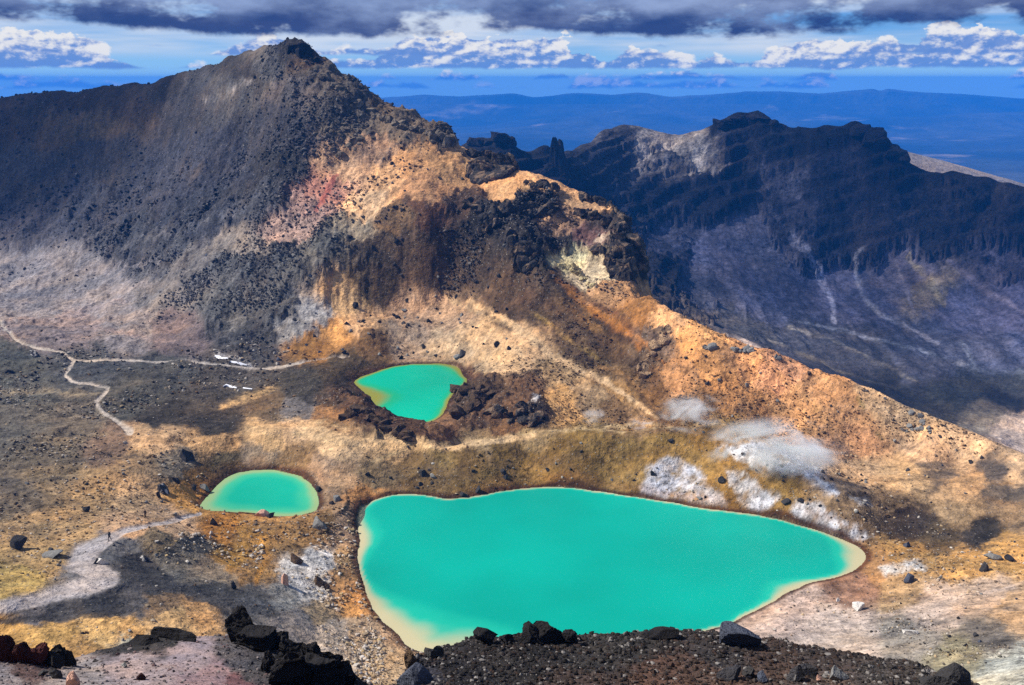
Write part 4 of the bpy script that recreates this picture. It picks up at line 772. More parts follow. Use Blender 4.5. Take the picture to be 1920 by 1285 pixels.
def near_rocks():
    R_ = rock
    R_('lava_outcrop', 'tall jagged black lava outcrop standing on the near pinkish slope', 'n', [(458,1208,66,66,.9,.1),(438,1190,46,38,.8,.35),(474,1176,36,34,.8,.15),(436,1162,14,26,.8,.55),(452,1172,34,24,.9,.1),(470,1215,90,34,.7,.3)], 'black', 'outcrop', sub=5, rough=.32, ridge=.16)
    R_('lava_outcrop', 'low ragged black lava ridge right of the tall outcrop at the bottom edge', 'n', [(522,1222,38,36,.9,.2),(545,1240,60,46,.8,.3),(580,1250,56,46,.8,.3),(615,1262,56,44,.8,.35),(645,1284,50,42,.8,.4),(600,1290,110,52,.6,.3),(540,1285,96,64,.6,.3),(500,1262,34,40,.7,.3)], 'black', 'outcrop', sub=5, rough=.34, ridge=.2)
    R_('scoria_outcrop', 'dark maroon scoria outcrop at the bottom left corner', 'n', [(8,1240,50,52,.8,.3),(38,1243,40,40,.8,.3),(66,1246,44,34,.8,.3),(88,1246,34,38,.8,.35)], 'maroon', 'outcrop', sub=5, rough=.34, ridge=.2)
    R_('lava_outcrop', 'small pointed black lava knob beside the maroon scoria', 'n', [(112,1248,36,42,.8,.4),(126,1250,26,28,.8,.4),(100,1252,34,22,.8,.3)], 'black', 'outcrop', sub=4, rough=.32, ridge=.12)
    R_('lava_outcrop', 'low dark lava lip on the skyline of the near pinkish slope', 'n', [(318,1196,70,18,.6,.3),(268,1208,70,14,.6,.4),(350,1203,40,12,.6,.3)], 'black', 'outcrop', sub=3, rough=.3, ridge=.1)
    R_('boulder', 'rounded black boulder overlapping the cream shallows of the big lake', 'n', [(910,1208,46,24,.8,.1)], 'black', 'boulder', sub=4)
    R_('boulder', 'small black boulder between two bigger black rocks on the near edge', 'n', [(952,1208,30,17,.8,.1)], 'black', 'boulder', sub=3)
    R_('lava_outcrop', 'broad black lava outcrop on the near edge against the turquoise water', 'n', [(1000,1206,44,34,.8,.2),(1022,1207,44,38,.8,.15),(1050,1207,36,30,.8,.2),(1068,1207,34,22,.8,.25),(985,1208,34,20,.8,.3)], 'black', 'outcrop', sub=4, rough=.3, ridge=.08)
    R_('lava_outcrop', 'low black lava hump on the near edge right of the broad outcrop', 'n', [(1245,1198,60,16,.7,.3),(1222,1198,30,11,.7,.3)], 'black', 'outcrop', sub=3)
    R_('slab', 'flat topped slate grey slab on the near scoria edge', 'n', [(1390,1215,78,36,.6,.03)], 'slate', 'slab', sub=4, rough=.08, cuts=2, ridge=.02, flat_top=.5)
    R_('boulder', 'angular dark rock with a bright white top on the near scoria', 'n', [(1492,1278,34,32,.8,.2),(1514,1268,40,20,.7,.2)], 'capped', 'boulder', sub=4)
    R_('slab', 'thin tilted dark slab with a pale edge on near scoria', 'n', [(1368,1276,52,20,.5,.3)], 'capped', 'slab', sub=3, cuts=12)
    R_('boulder', 'round dark stone right of the thin tilted slab', 'n', [(1404,1270,22,20,.9,.1)], 'dark', 'boulder')
    R_('boulder', 'small dark blue stone at the bottom edge below the slate slab', 'n', [(1431,1280,20,18,.9,.2)], 'slate', 'boulder')
    R_('boulder', 'pinkish grey angular stone near the bottom edge right of the white topped rock', 'n', [(1575,1275,36,22,.8,.25)], 'grey', 'boulder')
    R_('boulder', 'small salmon pink stone between white topped rock and pinkish grey stone', 'n', [(1536,1278,14,11,.9,.1)], 'pink', 'boulder', sub=2)
    R_('boulder', 'big smooth dark grey boulder at the bottom edge in the right corner', 'n', [(1792,1296,70,50,.8,.2),(1765,1300,80,34,.7,.2)], 'dark', 'boulder', sub=4, rough=.15, cuts=6)
    R_('boulder', 'dark brown boulder at the left end of the near scoria edge', 'n', [(770,1252,26,34,.9,.2)], 'brown', 'boulder', sub=3)
    R_('slab', 'dark blue grey slab at the bottom edge left of the scoria', 'n', [(776,1288,72,40,.7,.1)], 'slate', 'slab', sub=4, rough=.15, cuts=6)
    R_('boulder', 'pair of dark knobs on the scoria edge beside the brown boulder', 'n', [(808,1236,28,20,.8,.2),(822,1234,20,22,.8,.2)], 'dark', 'boulder', sub=3)
    R_('boulder', 'pale pink squarish block with one dark side at bottom left', 'n', [(136,1290,24,30,.8,.05)], 'pink', 'boulder', sub=3, rough=.1, cuts=7)
    R_('boulder', 'small red scoria stone on the near pinkish slope', 'n', [(264,1275,18,14,.9,.15)], 'maroon', 'boulder', sub=3)
    R_('boulder', 'dark flat rocks left of the pale pink block', 'n', [(98,1272,34,18,.8,.2),(78,1268,22,10,.8,.2)], 'dark', 'boulder', sub=3)
    R_('boulder', 'small grey stone lying mid slope on the near pinkish ground', 'n', [(232,1252,12,8,.9,.1)], 'grey', 'boulder', sub=2)
near_rocks()

def mid_rocks():
    R_ = rock
    # crags on the crest
    R_('summit_crag', 'black blocky crag on the highest summit', 'm', [(560,104,42,22,.9,.25),(578,106,26,14,.9,.3),(546,98,26,14,.9,.3),(592,116,22,12,.9,.3)], 'black', 'crag', sub=4, rough=.3, ridge=.15)
    R_('crag', 'grey brown crag band on the ridge just below the summit', 'm', lumps([(600,140),(625,160),(650,185),(668,200)], 15, 19, 12, 1), 'crest', 'crag', sub=3, rough=.32, ridge=.15)
    R_('crag', 'line of grey brown crags on the ridge between summit and notch', 'm', lumps([(690,215),(740,232),(790,250)], 17, 17, 11, 2), 'crest', 'crag', sub=3, rough=.32, ridge=.15)
    R_('crag', 'grey brown crag ending the upper ridge above the notch', 'm', lumps([(800,255),(845,272)], 10, 22, 19, 3), 'crest', 'crag', sub=3, rough=.3, ridge=.15)
    R_('crag', 'rubble of grey boulders below the upper ridge', 'm', lumps([(600,255),(640,240),(690,262),(650,285),(620,290)], 27, 12, 8, 4, 14), 'crest', 'crag', sub=2, rough=.3)
    R_('crag', 'big dark layered block behind the orange shoulder', 'm', [(905,330,60,34,.7,.1),(940,326,56,38,.7,.1),(925,336,90,26,.6,.1),(958,318,34,30,.7,.1)], 'cliff', 'crag', sub=4, rough=.22, ridge=.1)
    R_('crag', 'dark layered cliff under the second orange ledge', 'm', lumps([(935,390),(975,402),(1020,405),(1050,395)], 8, 29, 20, 5, 8), 'cliff', 'crag', sub=3, rough=.25, ridge=.14)
    R_('crag', 'broken dark crag under the third orange ledge', 'm', lumps([(1075,405),(1120,410),(1160,420),(1180,430)], 9, 22, 17, 6, 8), 'cliff', 'crag', sub=3, rough=.28, ridge=.14)
    R_('crag', 'tall black cliff at the end of the ledges above the valley', 'm', lumps([(1120,470),(1150,500),(1170,530),(1185,470),(1195,510),(1150,455)], 22, 32, 36, 7, 8), 'cliff', 'crag', sub=4, rough=.26, ridge=.16)
    R_('crag', 'dark shaded crag standing out of the middle of the ridge face', 'm', lumps([(975,470),(1000,490),(985,510),(960,440)], 15, 26, 24, 8, 8), 'cliff', 'crag', sub=3, rough=.3, ridge=.15)
    R_('crag', 'dark rocky rib above the brown gully', 'm', lumps([(880,385),(905,405),(925,425),(900,440)], 15, 20, 16, 9, 8), 'cliff', 'crag', sub=3, rough=.3, ridge=.15)
    R_('crag', 'pale yellow crumbly crag beside the black cliff', 'm', lumps([(1050,500),(1075,505),(1100,530),(1120,545)], 18, 12, 9, 10, 7), 'sulphur', 'crag', sub=3, rough=.3, ridge=.12)
    R_('crag', 'rough grey outcrop forming steps down the orange ridge', 'm', lumps([(1255,612),(1240,640),(1225,665),(1205,690),(1210,715)], 22, 16, 12, 11, 9), 'tan', 'crag', sub=3, rough=.3, ridge=.15)
    R_('crag', 'dark rocks breaking the skyline of the first orange ledge', 'm', lumps([(868,292),(890,296),(915,305)], 7, 20, 17, 31, 4), 'cliff', 'crag', sub=3, rough=.3, ridge=.15)
    R_('crag', 'row of dark rocks along the lip of the second ledge', 'm', lumps([(985,345),(1020,350),(1050,360)], 8, 17, 13, 32, 5), 'cliff', 'crag', sub=3, rough=.3, ridge=.15)
    R_('crag', 'row of dark rocks along the lip of the third ledge', 'm', lumps([(1090,372),(1130,382),(1165,398),(1180,415)], 13, 18, 15, 33, 6), 'cliff', 'crag', sub=3, rough=.3, ridge=.15)
    R_('crag', 'grey knobbly outcrop on the crest of the orange ridge', 'm', lumps([(1372,658),(1392,662),(1410,660)], 8, 14, 12, 12, 3), 'grey', 'crag', sub=3, rough=.3, ridge=.1)
    R_('crag', 'small grey outcrop on the orange crest left of the knobbly one', 'm', lumps([(1318,652),(1336,656)], 5, 12, 9, 13, 3), 'grey', 'crag', sub=3, rough=.3)
    R_('crag', 'small grey outcrop on the orange crest right of the knobbly one', 'm', lumps([(1452,672),(1466,676)], 5, 10, 8, 14, 3), 'grey', 'crag', sub=3, rough=.3)
    R_('crag', 'cluster of grey rocks low on the orange ridge near its right end', 'm', lumps([(1715,772),(1735,790),(1750,810),(1690,805)], 15, 9, 6, 15, 8), 'grey', 'crag', sub=2, rough=.3)
    # lips round the far lake
    R_('crag', 'dark reddish rocky rim in front of the far lake on its left', 'm', lumps([(640,788),(660,780),(690,778),(715,798),(745,816),(775,828)], 20, 23, 13, 16, 9), 'brown', 'crag', sub=3, rough=.3, ridge=.14)
    R_('crag', 'dark rocky knoll on the right shore of the far lake', 'm', lumps([(855,745),(880,735),(910,745),(880,770),(850,785)], 20, 22, 14, 17, 11), 'brown', 'crag', sub=3, rough=.3, ridge=.14)
    R_('crag', 'black broken rocks on the knoll right of the far lake', 'm', lumps([(905,780),(930,775),(985,800),(1010,790),(975,768)], 18, 22, 14, 18, 11), 'cliff', 'crag', sub=3, rough=.3, ridge=.14)
    # single boulders
    B = [('big dark boulder on the orange flat behind the small lake',348,864,30,24,'dark'),('dark boulder streaked white left of the small lake',305,924,26,18,'capped'),('narrow dark rock just below the white streaked boulder',297,934,9,16,'dark'),
     ('pale slab casting a shadow beside the footpath bend',192,1058,28,14,'white'),('dark stone at the left end of the pale slab',180,1058,12,12,'dark'),('flat grey slab on the orange bank left of the footpath',95,1045,40,11,'grey'),('big dark boulder at the left edge beside the orange slope',28,1028,34,24,'dark'),
     ('dark boulder on the bank in front of the small lake',400,984,20,17,'dark'),('grey boulder with a dark side right of the small lake',600,990,28,24,'grey'),('dark boulder on the far bank of the big lake at the water',895,924,15,16,'dark'),('low dark rocks at the water left of the dark lakeside boulder',868,930,18,9,'dark'),
     ('dark boulder half way up the bank behind the big lake',793,892,18,14,'dark'),('grey boulder right of the dark one up the lake bank',812,897,16,11,'grey'),('upper dark boulder on the bank behind the big lake',943,889,14,12,'dark'),('second dark boulder under the upper one on the lake bank',947,898,12,9,'dark'),
     ('black boulder on the pale orange slope above the far lake',665,577,15,12,'black'),('brown boulder above the white clay patch',555,1056,30,22,'brown'),('reddish brown boulder in the white clay patch',598,1098,24,18,'brown'),('reddish stone right of the red brown boulder in clay',612,1106,18,16,'brown'),
     ('pinkish upright rock at the edge of the white clay',533,1095,16,26,'pink'),('dark stone on the grey bowl beside the footpath hump',437,1104,16,16,'dark'),('dark stone with a pale top in the grey bowl',270,1052,20,12,'capped'),('blue grey boulder on the ochre ground right of the big lake',1705,1092,24,18,'slate'),
     ('white boulder on pink ground right of the big lake',1611,1145,24,15,'white'),('pale pink boulder on the grey streaked slope at lower right',1708,1192,28,14,'white'),('small white stone above the white boulder on pink ground',1572,1128,10,7,'white'),('dark stone cluster on the ochre bank at the right edge',1846,1072,18,20,'dark'),
     ('pale flat rock above the dark stones at the right edge',1865,1050,34,12,'grey'),('dark boulder beside the pale flat rock at the right edge',1893,1052,18,12,'dark'),('blue grey stone on the bank right of the big lake tip',1702,1026,14,11,'slate'),('dark rock with a white patch on the left flat beyond the trail',64,670,20,15,'capped'),
     ('dark boulder on the white sulphur bank above the lake',1354,905,18,14,'dark'),('dark rock at the top of the right white sulphur bank',1474,945,18,11,'dark'),('second dark rock beside the right white bank',1503,942,16,9,'dark'),('pale crusted rock on the near shore of the small lake',490,968,34,11,'pink'),('dark hollowed rock beside the pale crusted one on the small lake shore',506,971,18,10,'dark'),
     ('dark boulder on the left edge of the white bank',1225,892,12,12,'dark'),('dark boulder on top of the rim above the big lake',1257,830,14,8,'dark'),('dark boulder on the slope above the dark lake knoll',932,650,14,12,'dark'),('dark boulder at the foot of the pale slope behind the far lake',868,668,18,13,'dark'),('grey boulder left of the dark one at the foot of the pale slope',858,672,18,9,'grey'),
     ('dark rock low on the ochre rim at its left',690,893,12,9,'dark'),('dark stones on the left flat below the trail fork',15,700,20,9,'dark'),('large dark rock on the orange ground at far left',160,960,18,12,'dark'),('dark boulder at the upper edge of the small lake bank',330,905,14,12,'dark'),('dark stone at left of the small lake at the water',362,918,14,12,'dark'),
     ('pale boulder right at the left shore of the small lake',382,920,20,14,'grey'),('dark stone at the right shore of the small lake',598,922,14,12,'dark'),('grey stone pair on the bank between the two near lakes',632,940,16,12,'grey'),('dark rock on the plain under the scree beside the trail',340,690,10,7,'dark')]
    for lb, x, y, w, h, m in B: R_('boulder', lb, 'm', [(x, y, w * .92, h * .8, .85, .15)], m, 'boulder', sub=3, cuts=12, rough=.28)
    R_('rock_spire', 'pointed dark rock spire in the saddle before the blue plain', 'b', [(1050,342,46,80,.8,.55),(1042,345,60,36,.8,.3),(1064,350,50,40,.8,.3),(1050,305,26,42,.8,.6)], 'shade', 'spire', sub=4, rough=.22, ridge=.1)
    R_('crag', 'dark ragged crag on the saddle left of the pointed spire', 'b', lumps([(885,275),(915,272),(945,270),(960,276)], 8, 26, 18, 19, 2), 'shade', 'crag', sub=3, rough=.3, ridge=.15)
    R_('crag', 'black double topped crag on the highest point of the dark mountain', 'b', lumps([(1350,240),(1390,226),(1425,224),(1455,240)], 9, 26, 12, 20, 2), 'shade', 'crag', sub=3, rough=.22, ridge=.12)
    R_('crag', 'black stepped crag at the right shoulder of the dark mountain', 'b', lumps([(1600,246),(1630,254),(1655,272),(1680,295),(1698,312)], 9, 34, 20, 21, 2), 'shade', 'crag', sub=3, rough=.22, ridge=.12)
mid_rocks()

# ---- loose stones
def visible(s):
    m = np.maximum.accumulate(s.W, 0); return (s.W >= m - 1e-4) & (s.PX > -60) & (s.PX < 1980) & (s.PY < 1340)
def pick(s, wgt, n, seed):
    r = np.random.default_rng(seed); w = wgt.ravel(); c = np.cumsum(w); i = np.searchsorted(c, r.random(n) * c[-1]); return np.clip(i, 0, len(w) - 1)
BSH = []
for k in range(5):
    V, F = lump(900 + k, 2, (1.0, .85, .62), .12, .3, 13); BSH.append((V, F))
BMESH = {}
def boulder_copy(k, mat, P, size, rz, label, group):
    key = (k, mat)
    if key not in BMESH:
        V, F = BSH[k]; o = mesh_np('boulder', V, F, RM[mat], False); BMESH[key] = o
    else:
        o = BMESH[key].copy(); col.objects.link(o)
    o.location = P; o.scale = (size, size, size * random.uniform(.75, 1.1)); o.rotation_euler = (0, 0, rz)
    return tag(o, label, 'boulder', group)
def scatter_boulders():
    s = MID; vis = visible(s) & (s.lake > 1.2) & (s.onpath < .2); bx, by = s.bpx, s.bpy; Y = s.Y; rr = s.rough
    zones = [(by < np.interp(bx, [0,200,350,420,500,560], [482,522,602,664,692,682])) & (bx < 600) & (by > 230), 70, 5, 9, ('dark','slate','dark'), 'the grey scree slope', 'boulders on the grey scree slope'], \
            [(bx > 600) & (by < 560) & (by > 260) & (bx < 960), 45, 6, 10, ('dark','black','dark'), 'the upper orange shoulder', 'boulders on the upper orange shoulder'], \
            [(bx > 620) & (bx < 960) & (by > 565) & (by < 672), 45, 6, 11, ('dark','black','grey'), 'the pale slope behind the far lake', 'boulders behind the far lake'], \
            [(bx > 1250) & (by > 640) & (by < 860), 40, 5, 10, ('dark','brown','grey'), 'the long orange ridge', 'boulders on the long orange ridge'], \
            [(bx > 690) & (bx < 1640) & (by > 815) & (by < 985) & (s.lake < 30), 45, 5, 10, ('dark','dark','grey'), 'the ochre bank behind the big lake', 'boulders on the ochre bank'], \
            [(bx < 640) & (by > 830) & (by < 1250), 55, 5, 11, ('dark','grey','brown'), 'the ground left of the big lake', 'boulders left of the big lake'], \
            [(bx > 1600) & (by > 860) & (by < 1250), 30, 5, 11, ('dark','grey','slate'), 'the ground right of the big lake', 'boulders right of the big lake']
    mids = {}
    for q, (m, n, lo, hi, mats, lb, gp) in enumerate(zones):
        w = (vis & m) * (0.25 + rr) * 1.0
        for i in pick(s, w, n, 300 + q):
            P = np.array((s.X.flat[i], s.Y.flat[i], s.Z.flat[i])); k = px_m(P); sz = k * (lo + (hi - lo) * random.random() ** 2)
            mt = random.choice(mats); X_, Y_ = bx.flat[i], by.flat[i]; sel = m & vis
            if q not in mids: mids[q] = (np.median(bx[sel]), np.median(by[sel]))
            where = ('upper ' if Y_ < mids[q][1] else 'lower ') + ('left' if X_ < mids[q][0] else 'right')
            word = {'dark': 'dark grey', 'slate': 'blue grey', 'black': 'black', 'grey': 'light grey', 'brown': 'brown'}[mt]
            boulder_copy(random.randrange(5), mt, P + np.array((0, 0, CAM_Z)), sz, random.uniform(0, 6.28), f'{word} boulder on the {where} part of {lb}', gp)
scatter_boulders()

STONE = stone_mat('loose stone')
def scatter_stuff(name, label, s, wgt, n, size, seed, cols, protos=6):
    r = np.random.default_rng(seed); i = pick(s, wgt, n, seed)
    P = np.stack([s.X.flat[i], s.Y.flat[i], s.Z.flat[i] + CAM_Z], -1) + np.stack([r.uniform(-.5, .5, n) * .004 * s.Y.flat[i], np.zeros(n), np.zeros(n)], -1)
    V0, F0 = ico(1); VV = []
    for k in range(protos):
        V = V0 * (1 + .35 * r.uniform(-1, 1, (len(V0), 1))); V[:, 2] *= .75; VV.append(V)
    VV = np.array(VV); kind = r.integers(0, protos, n); sz = size(r, n, s.Y.flat[i])
    a = r.uniform(0, 6.283, n); ca, sa = np.cos(a)[:, None], np.sin(a)[:, None]; B = VV[kind] * sz[:, None, None] * r.uniform(.7, 1.3, (n, 1, 3))
    B = np.stack([B[..., 0] * ca - B[..., 1] * sa, B[..., 0] * sa + B[..., 1] * ca, B[..., 2]], -1) + P[:, None] + np.array((0, 0, 1)) * (sz * .25)[:, None, None]
    F = (F0[None] + (np.arange(n) * len(V0))[:, None, None]).reshape(-1, 3)
    g = s.tone.reshape(-1, 3)[i]; cc = np.array([L(*c) for c in cols])[r.integers(0, len(cols), n)]; mixf = r.uniform(.35, 1, (n, 1)); C = np.repeat(g * (1 - mixf) + cc * mixf, len(V0), 0) * .74
    return tag(mesh_np(name, B.reshape(-1, 3), F, STONE, False, {'tone': ('C', C)}), label, 'stones', kind='stuff')
def stones():
    s = MID; vis = visible(s) & (s.lake > .6); clear = 1 - .9 * s.onpath; bx, by = s.bpx, s.bpy
    px = lambda lo, hi, p: (lambda r, n, Y: (lo + (hi - lo) * r.random(n) ** p) * Y * 1.06 / FPX)
    scree = (bx < 640) & (by < 640) | ((bx < 1250) & (by < 560) & (bx > 560))
    cl = np.clip(.25 + 1.7 * fbm(s.X, s.Y, 20, 4, .6, 120), .04, 1) ** 1.4
    D = [(52,51,54),(66,65,68),(42,41,43),(84,83,86),(104,102,102),(134,130,126),(76,74,74)]
    scatter_stuff('rubble', 'dark loose rubble covering the scree slope and crest of the hill', s, cl * vis * scree * np.clip(s.rough - .25, 0, 1) ** 1.5, 15000, px(.9, 3.2, 3.4), 1, D)
    scatter_stuff('rubble', 'loose stones strewn over the orange ridge', s, cl * vis * ~scree * (bx > 620) * (by < 850) * (.1 + s.rough) * clear, 6500, px(.8, 2.6, 3.4), 2, [(44,40,38),(80,66,54),(34,31,30),(120,104,88),(150,128,104),(96,62,40)])
    low = ~scree & ((by >= 850) | (bx <= 620))
    scatter_stuff('rubble', 'loose stones strewn over the ground around the lakes', s, cl * vis * low * (.06 + s.rough ** 1.3) * clear * (by > 640), 9500, px(.9, 3.6, 3.2), 3, [(50,46,43),(92,86,80),(40,37,36),(176,162,144),(214,204,190),(196,170,132),(120,92,62)])
    bowl = ((bx > 290) & (bx < 490) & (by > 1000) & (by < 1110)) | ((bx > 590) & (bx < 720) & (by > 990) & (by < 1290)) | ((bx > 180) & (bx < 380) & (by > 1140) & (by < 1230))
    scatter_stuff('cobbles', 'pale cobbles strewn over the bowl and bank left of the big lake', s, cl * vis * bowl * clear, 1500, px(1.4, 5.0, 2.6), 6, [(210,202,190),(186,172,150),(222,214,204),(150,132,108),(196,168,120)])
    n = NEAR; vn = visible(n) * (n.Y > 14) * (n.Y < 31)
    right = n.PX > 730
    scatter_stuff('gravel', 'coarse dark gravel and pale chips on the near right scoria', n, vn * right * 1.0, 15000, px(1.2, 6.0, 3.0), 4, [(30,29,29),(42,40,39),(60,56,53),(52,40,34),(76,70,66),(34,32,32),(46,43,42),(150,144,138),(66,50,42)])
    scatter_stuff('gravel', 'fine grey gravel on the near left pinkish slope', n, vn * ~right * (.15 + n.rough), 3500, px(1.0, 4.5, 3.2), 5, [(60,56,56),(96,88,88),(150,138,134),(120,96,94),(44,41,42)])
stones()

# ---- old snow in the hollows beside the trail
def snow(label, pts, w):
    s = MID; P = [s.hit(x, y) for x, y in pts]; V = []; F = []
    m = plain_mat('old snow', (236, 236, 240), .6, .05) if 'old snow' not in bpy.data.materials else bpy.data.materials['old snow']
    for k, p in enumerate(P):
        hw = w * px_m(p) * (.35 if k in (0, len(P) - 1) else random.uniform(.8, 1.2)) * 2.2
        for t in (-1, -.5, 0, .5, 1):
            y = p[1] + hw * t; V.append((p[0] + random.uniform(-.2, .2), y, s.height(p[0], y) + CAM_Z + .22 * (1 - t * t) + .03))
    for k in range(len(P) - 1):
        for j in range(4): a = k * 5 + j; F.append((a, a + 5, a + 6, a + 1))
    tag(mesh_np('snow_patch', np.array(V), np.array(F), m, True), label, 'snow patch')
snow('left snow strip beside the flat trail under the scree', [(403,668),(410,671),(418,672),(428,672)], 2.2)
snow('right snow strip beside the flat trail under the scree', [(430,678),(440,680),(452,683),(464,685)], 1.8)
snow('snow strip in the dark hollow below the flat trail', [(418,726),(424,722),(432,725),(444,728)], 2.0)
snow('short snow strip right end of the dark hollow below the trail', [(456,728),(464,729),(472,730)], 1.5)

# ------------------------------------------------------------------ two walkers
def walker(px, py, yaw, jacket, trousers, pack, label):
    P = MID.hit(px, py); root = bpy.data.objects.new('person', None); col.objects.link(root)
    root.location = (P[0], P[1], P[2] + CAM_Z); root.rotation_euler = (0, 0, yaw); tag(root, label, 'person', 'walkers on the footpath')
    J = {'pelvis': (0,0,.94,.13,.11), 'waist': (0,.01,1.08,.125,.1), 'chest': (0,.03,1.30,.155,.115), 'neck0': (0,.035,1.46,.07,.065), 'neck': (0,.04,1.51,.052,.052), 'head': (0,.06,1.60,.078,.092), 'crown': (0,.055,1.70,.07,.082), 'nose': (0,.155,1.605,.012,.016), 'chin': (0,.115,1.54,.035,.03)}
    E = [('pelvis','waist'),('waist','chest'),('chest','neck0'),('neck0','neck'),('neck','head'),('head','crown'),('head','nose'),('head','chin')]
    for s, n in ((-1, 'l'), (1, 'r')):
        f = s * .5
        J.update({'hip'+n: (s*.095,0,.88,.095,.095), 'knee'+n: (s*.10,f*.26+.05,.49,.06,.06), 'calf'+n: (s*.10,f*.3-.02,.34,.055,.055), 'ankle'+n: (s*.10,f*.5-.06,.09,.042,.042), 'toe'+n: (s*.115,f*.5+.12,.035,.042,.03), 'heel'+n: (s*.10,f*.5-.09,.04,.035,.035),
          'sh'+n: (s*.18,.03,1.41,.068,.065), 'el'+n: (s*.25,-f*.22+.02,1.14,.046,.046), 'wr'+n: (s*.24,-f*.34+.14,.93,.032,.03), 'palm'+n: (s*.235,-f*.36+.17,.86,.036,.02)})
        E += [('pelvis','hip'+n),('hip'+n,'knee'+n),('knee'+n,'calf'+n),('calf'+n,'ankle'+n),('ankle'+n,'toe'+n),('ankle'+n,'heel'+n),('chest','sh'+n),('sh'+n,'el'+n),('el'+n,'wr'+n),('wr'+n,'palm'+n)]
        px_, py_, pz_ = J['palm'+n][:3]
        for k, (dy, ln) in enumerate(((-.028,.062),(-.01,.078),(.01,.082),(.028,.074))):
            J[f'f{k}a{n}'] = (px_, py_+dy, pz_-ln*.55, .009,.009); J[f'f{k}b{n}'] = (px_-s*.012, py_+dy+.008, pz_-ln, .008,.008); E += [('palm'+n, f'f{k}a{n}'), (f'f{k}a{n}', f'f{k}b{n}')]
        J['t'+n] = (px_-s*.02, py_+.05, pz_-.02, .01,.01); E.append(('palm'+n, 't'+n))
    names = list(J); me = bpy.data.meshes.new('body'); me.from_pydata([J[k][:3] for k in names], [(names.index(a), names.index(b)) for a, b in E], [])
    body = bpy.data.objects.new('body', me); col.objects.link(body); body.parent = root
    m = body.modifiers.new('skin', 'SKIN'); m.use_smooth_shade = True
    for v, k in zip(me.skin_vertices[0].data, names): v.radius = J[k][3:5]; v.use_root = k == 'pelvis'
    sd = body.modifiers.new('sub', 'SUBSURF'); sd.levels = sd.render_levels = 1
    mt, t, b = new_mat('walker clothes'); tc = t.new('ShaderNodeTexCoord'); sp = t.new('ShaderNodeSeparateXYZ'); t.l.new(tc.outputs['Object'], sp.inputs[0])
    z = sp.outputs[2]; ax = t.math('ABSOLUTE', sp.outputs[0])
    c = t.mx(t.math('GREATER_THAN', z, .12), (*L(46, 38, 32), 1), (*L(*trousers), 1)); c = t.mx(t.math('GREATER_THAN', z, .92), c, (*L(*jacket), 1))
    c = t.mx(t.math('GREATER_THAN', z, 1.49), c, (*L(196, 146, 118), 1)); c = t.mx(t.mul(t.math('GREATER_THAN', ax, .185), t.math('LESS_THAN', z, .93)), c, (*L(196, 146, 118), 1))
    t.l.new(c, b.inputs['Base Color']); me.materials.append(mt)
    V, F = ico(3); sel = (V[:, 2] > -.05) | (V[:, 1] < -.2); keep = sel[F].all(1); used, inv = np.unique(F[keep], return_inverse=True)
    mesh_np('hair', V[used] * np.array((.088, .104, .11)) + np.array((0, .05, 1.645)), inv.reshape(-1, 3), plain_mat('dark hair', (44, 32, 26)), True, parent=root)
    V, F = lump(77, 3, (.34, .22, .52), .12, .06, 5); V = V + np.array((0, -.17, 1.02)); bp = mesh_np('backpack', V, F, plain_mat('backpack cloth', pack), True, parent=root)
    V, F = lump(78, 2, (.28, .12, .14), .1, .08, 3); mesh_np('lid', V + np.array((0, -.18, 1.47)), F, plain_mat('backpack lid', tuple(int(q * .8) for q in pack)), True, parent=bp)
    for s in (-1, 1): V, F = lump(79, 2, (.05, .30, .30), .2, .02, 2); mesh_np('strap', V * np.array((1, 1, 1)) + np.array((s * .11, .03, 1.14)), F, bpy.data.materials['backpack lid'], True, parent=bp)
    for s in (-1, 1):
        V, F = ico(1); mesh_np('eye', V * .011 + np.array((s * .032, .142, 1.625)), F, plain_mat('eye', (24, 20, 20)), True, parent=root)
        mesh_np('ear', V * np.array((.012, .024, .034)) + np.array((s * .083, .055, 1.605)), F, plain_mat('ear skin', (196, 146, 118)), True, parent=root)
    return root
walker(206, 1015, R(165), (58, 62, 70), (30, 30, 34), (92, 96, 104), 'walker in grey jacket with backpack on the bend of the footpath')
walker(273, 972, R(20), (34, 32, 40), (30, 28, 30), (50, 40, 46), 'walker in dark clothes further along the path by the small lake')

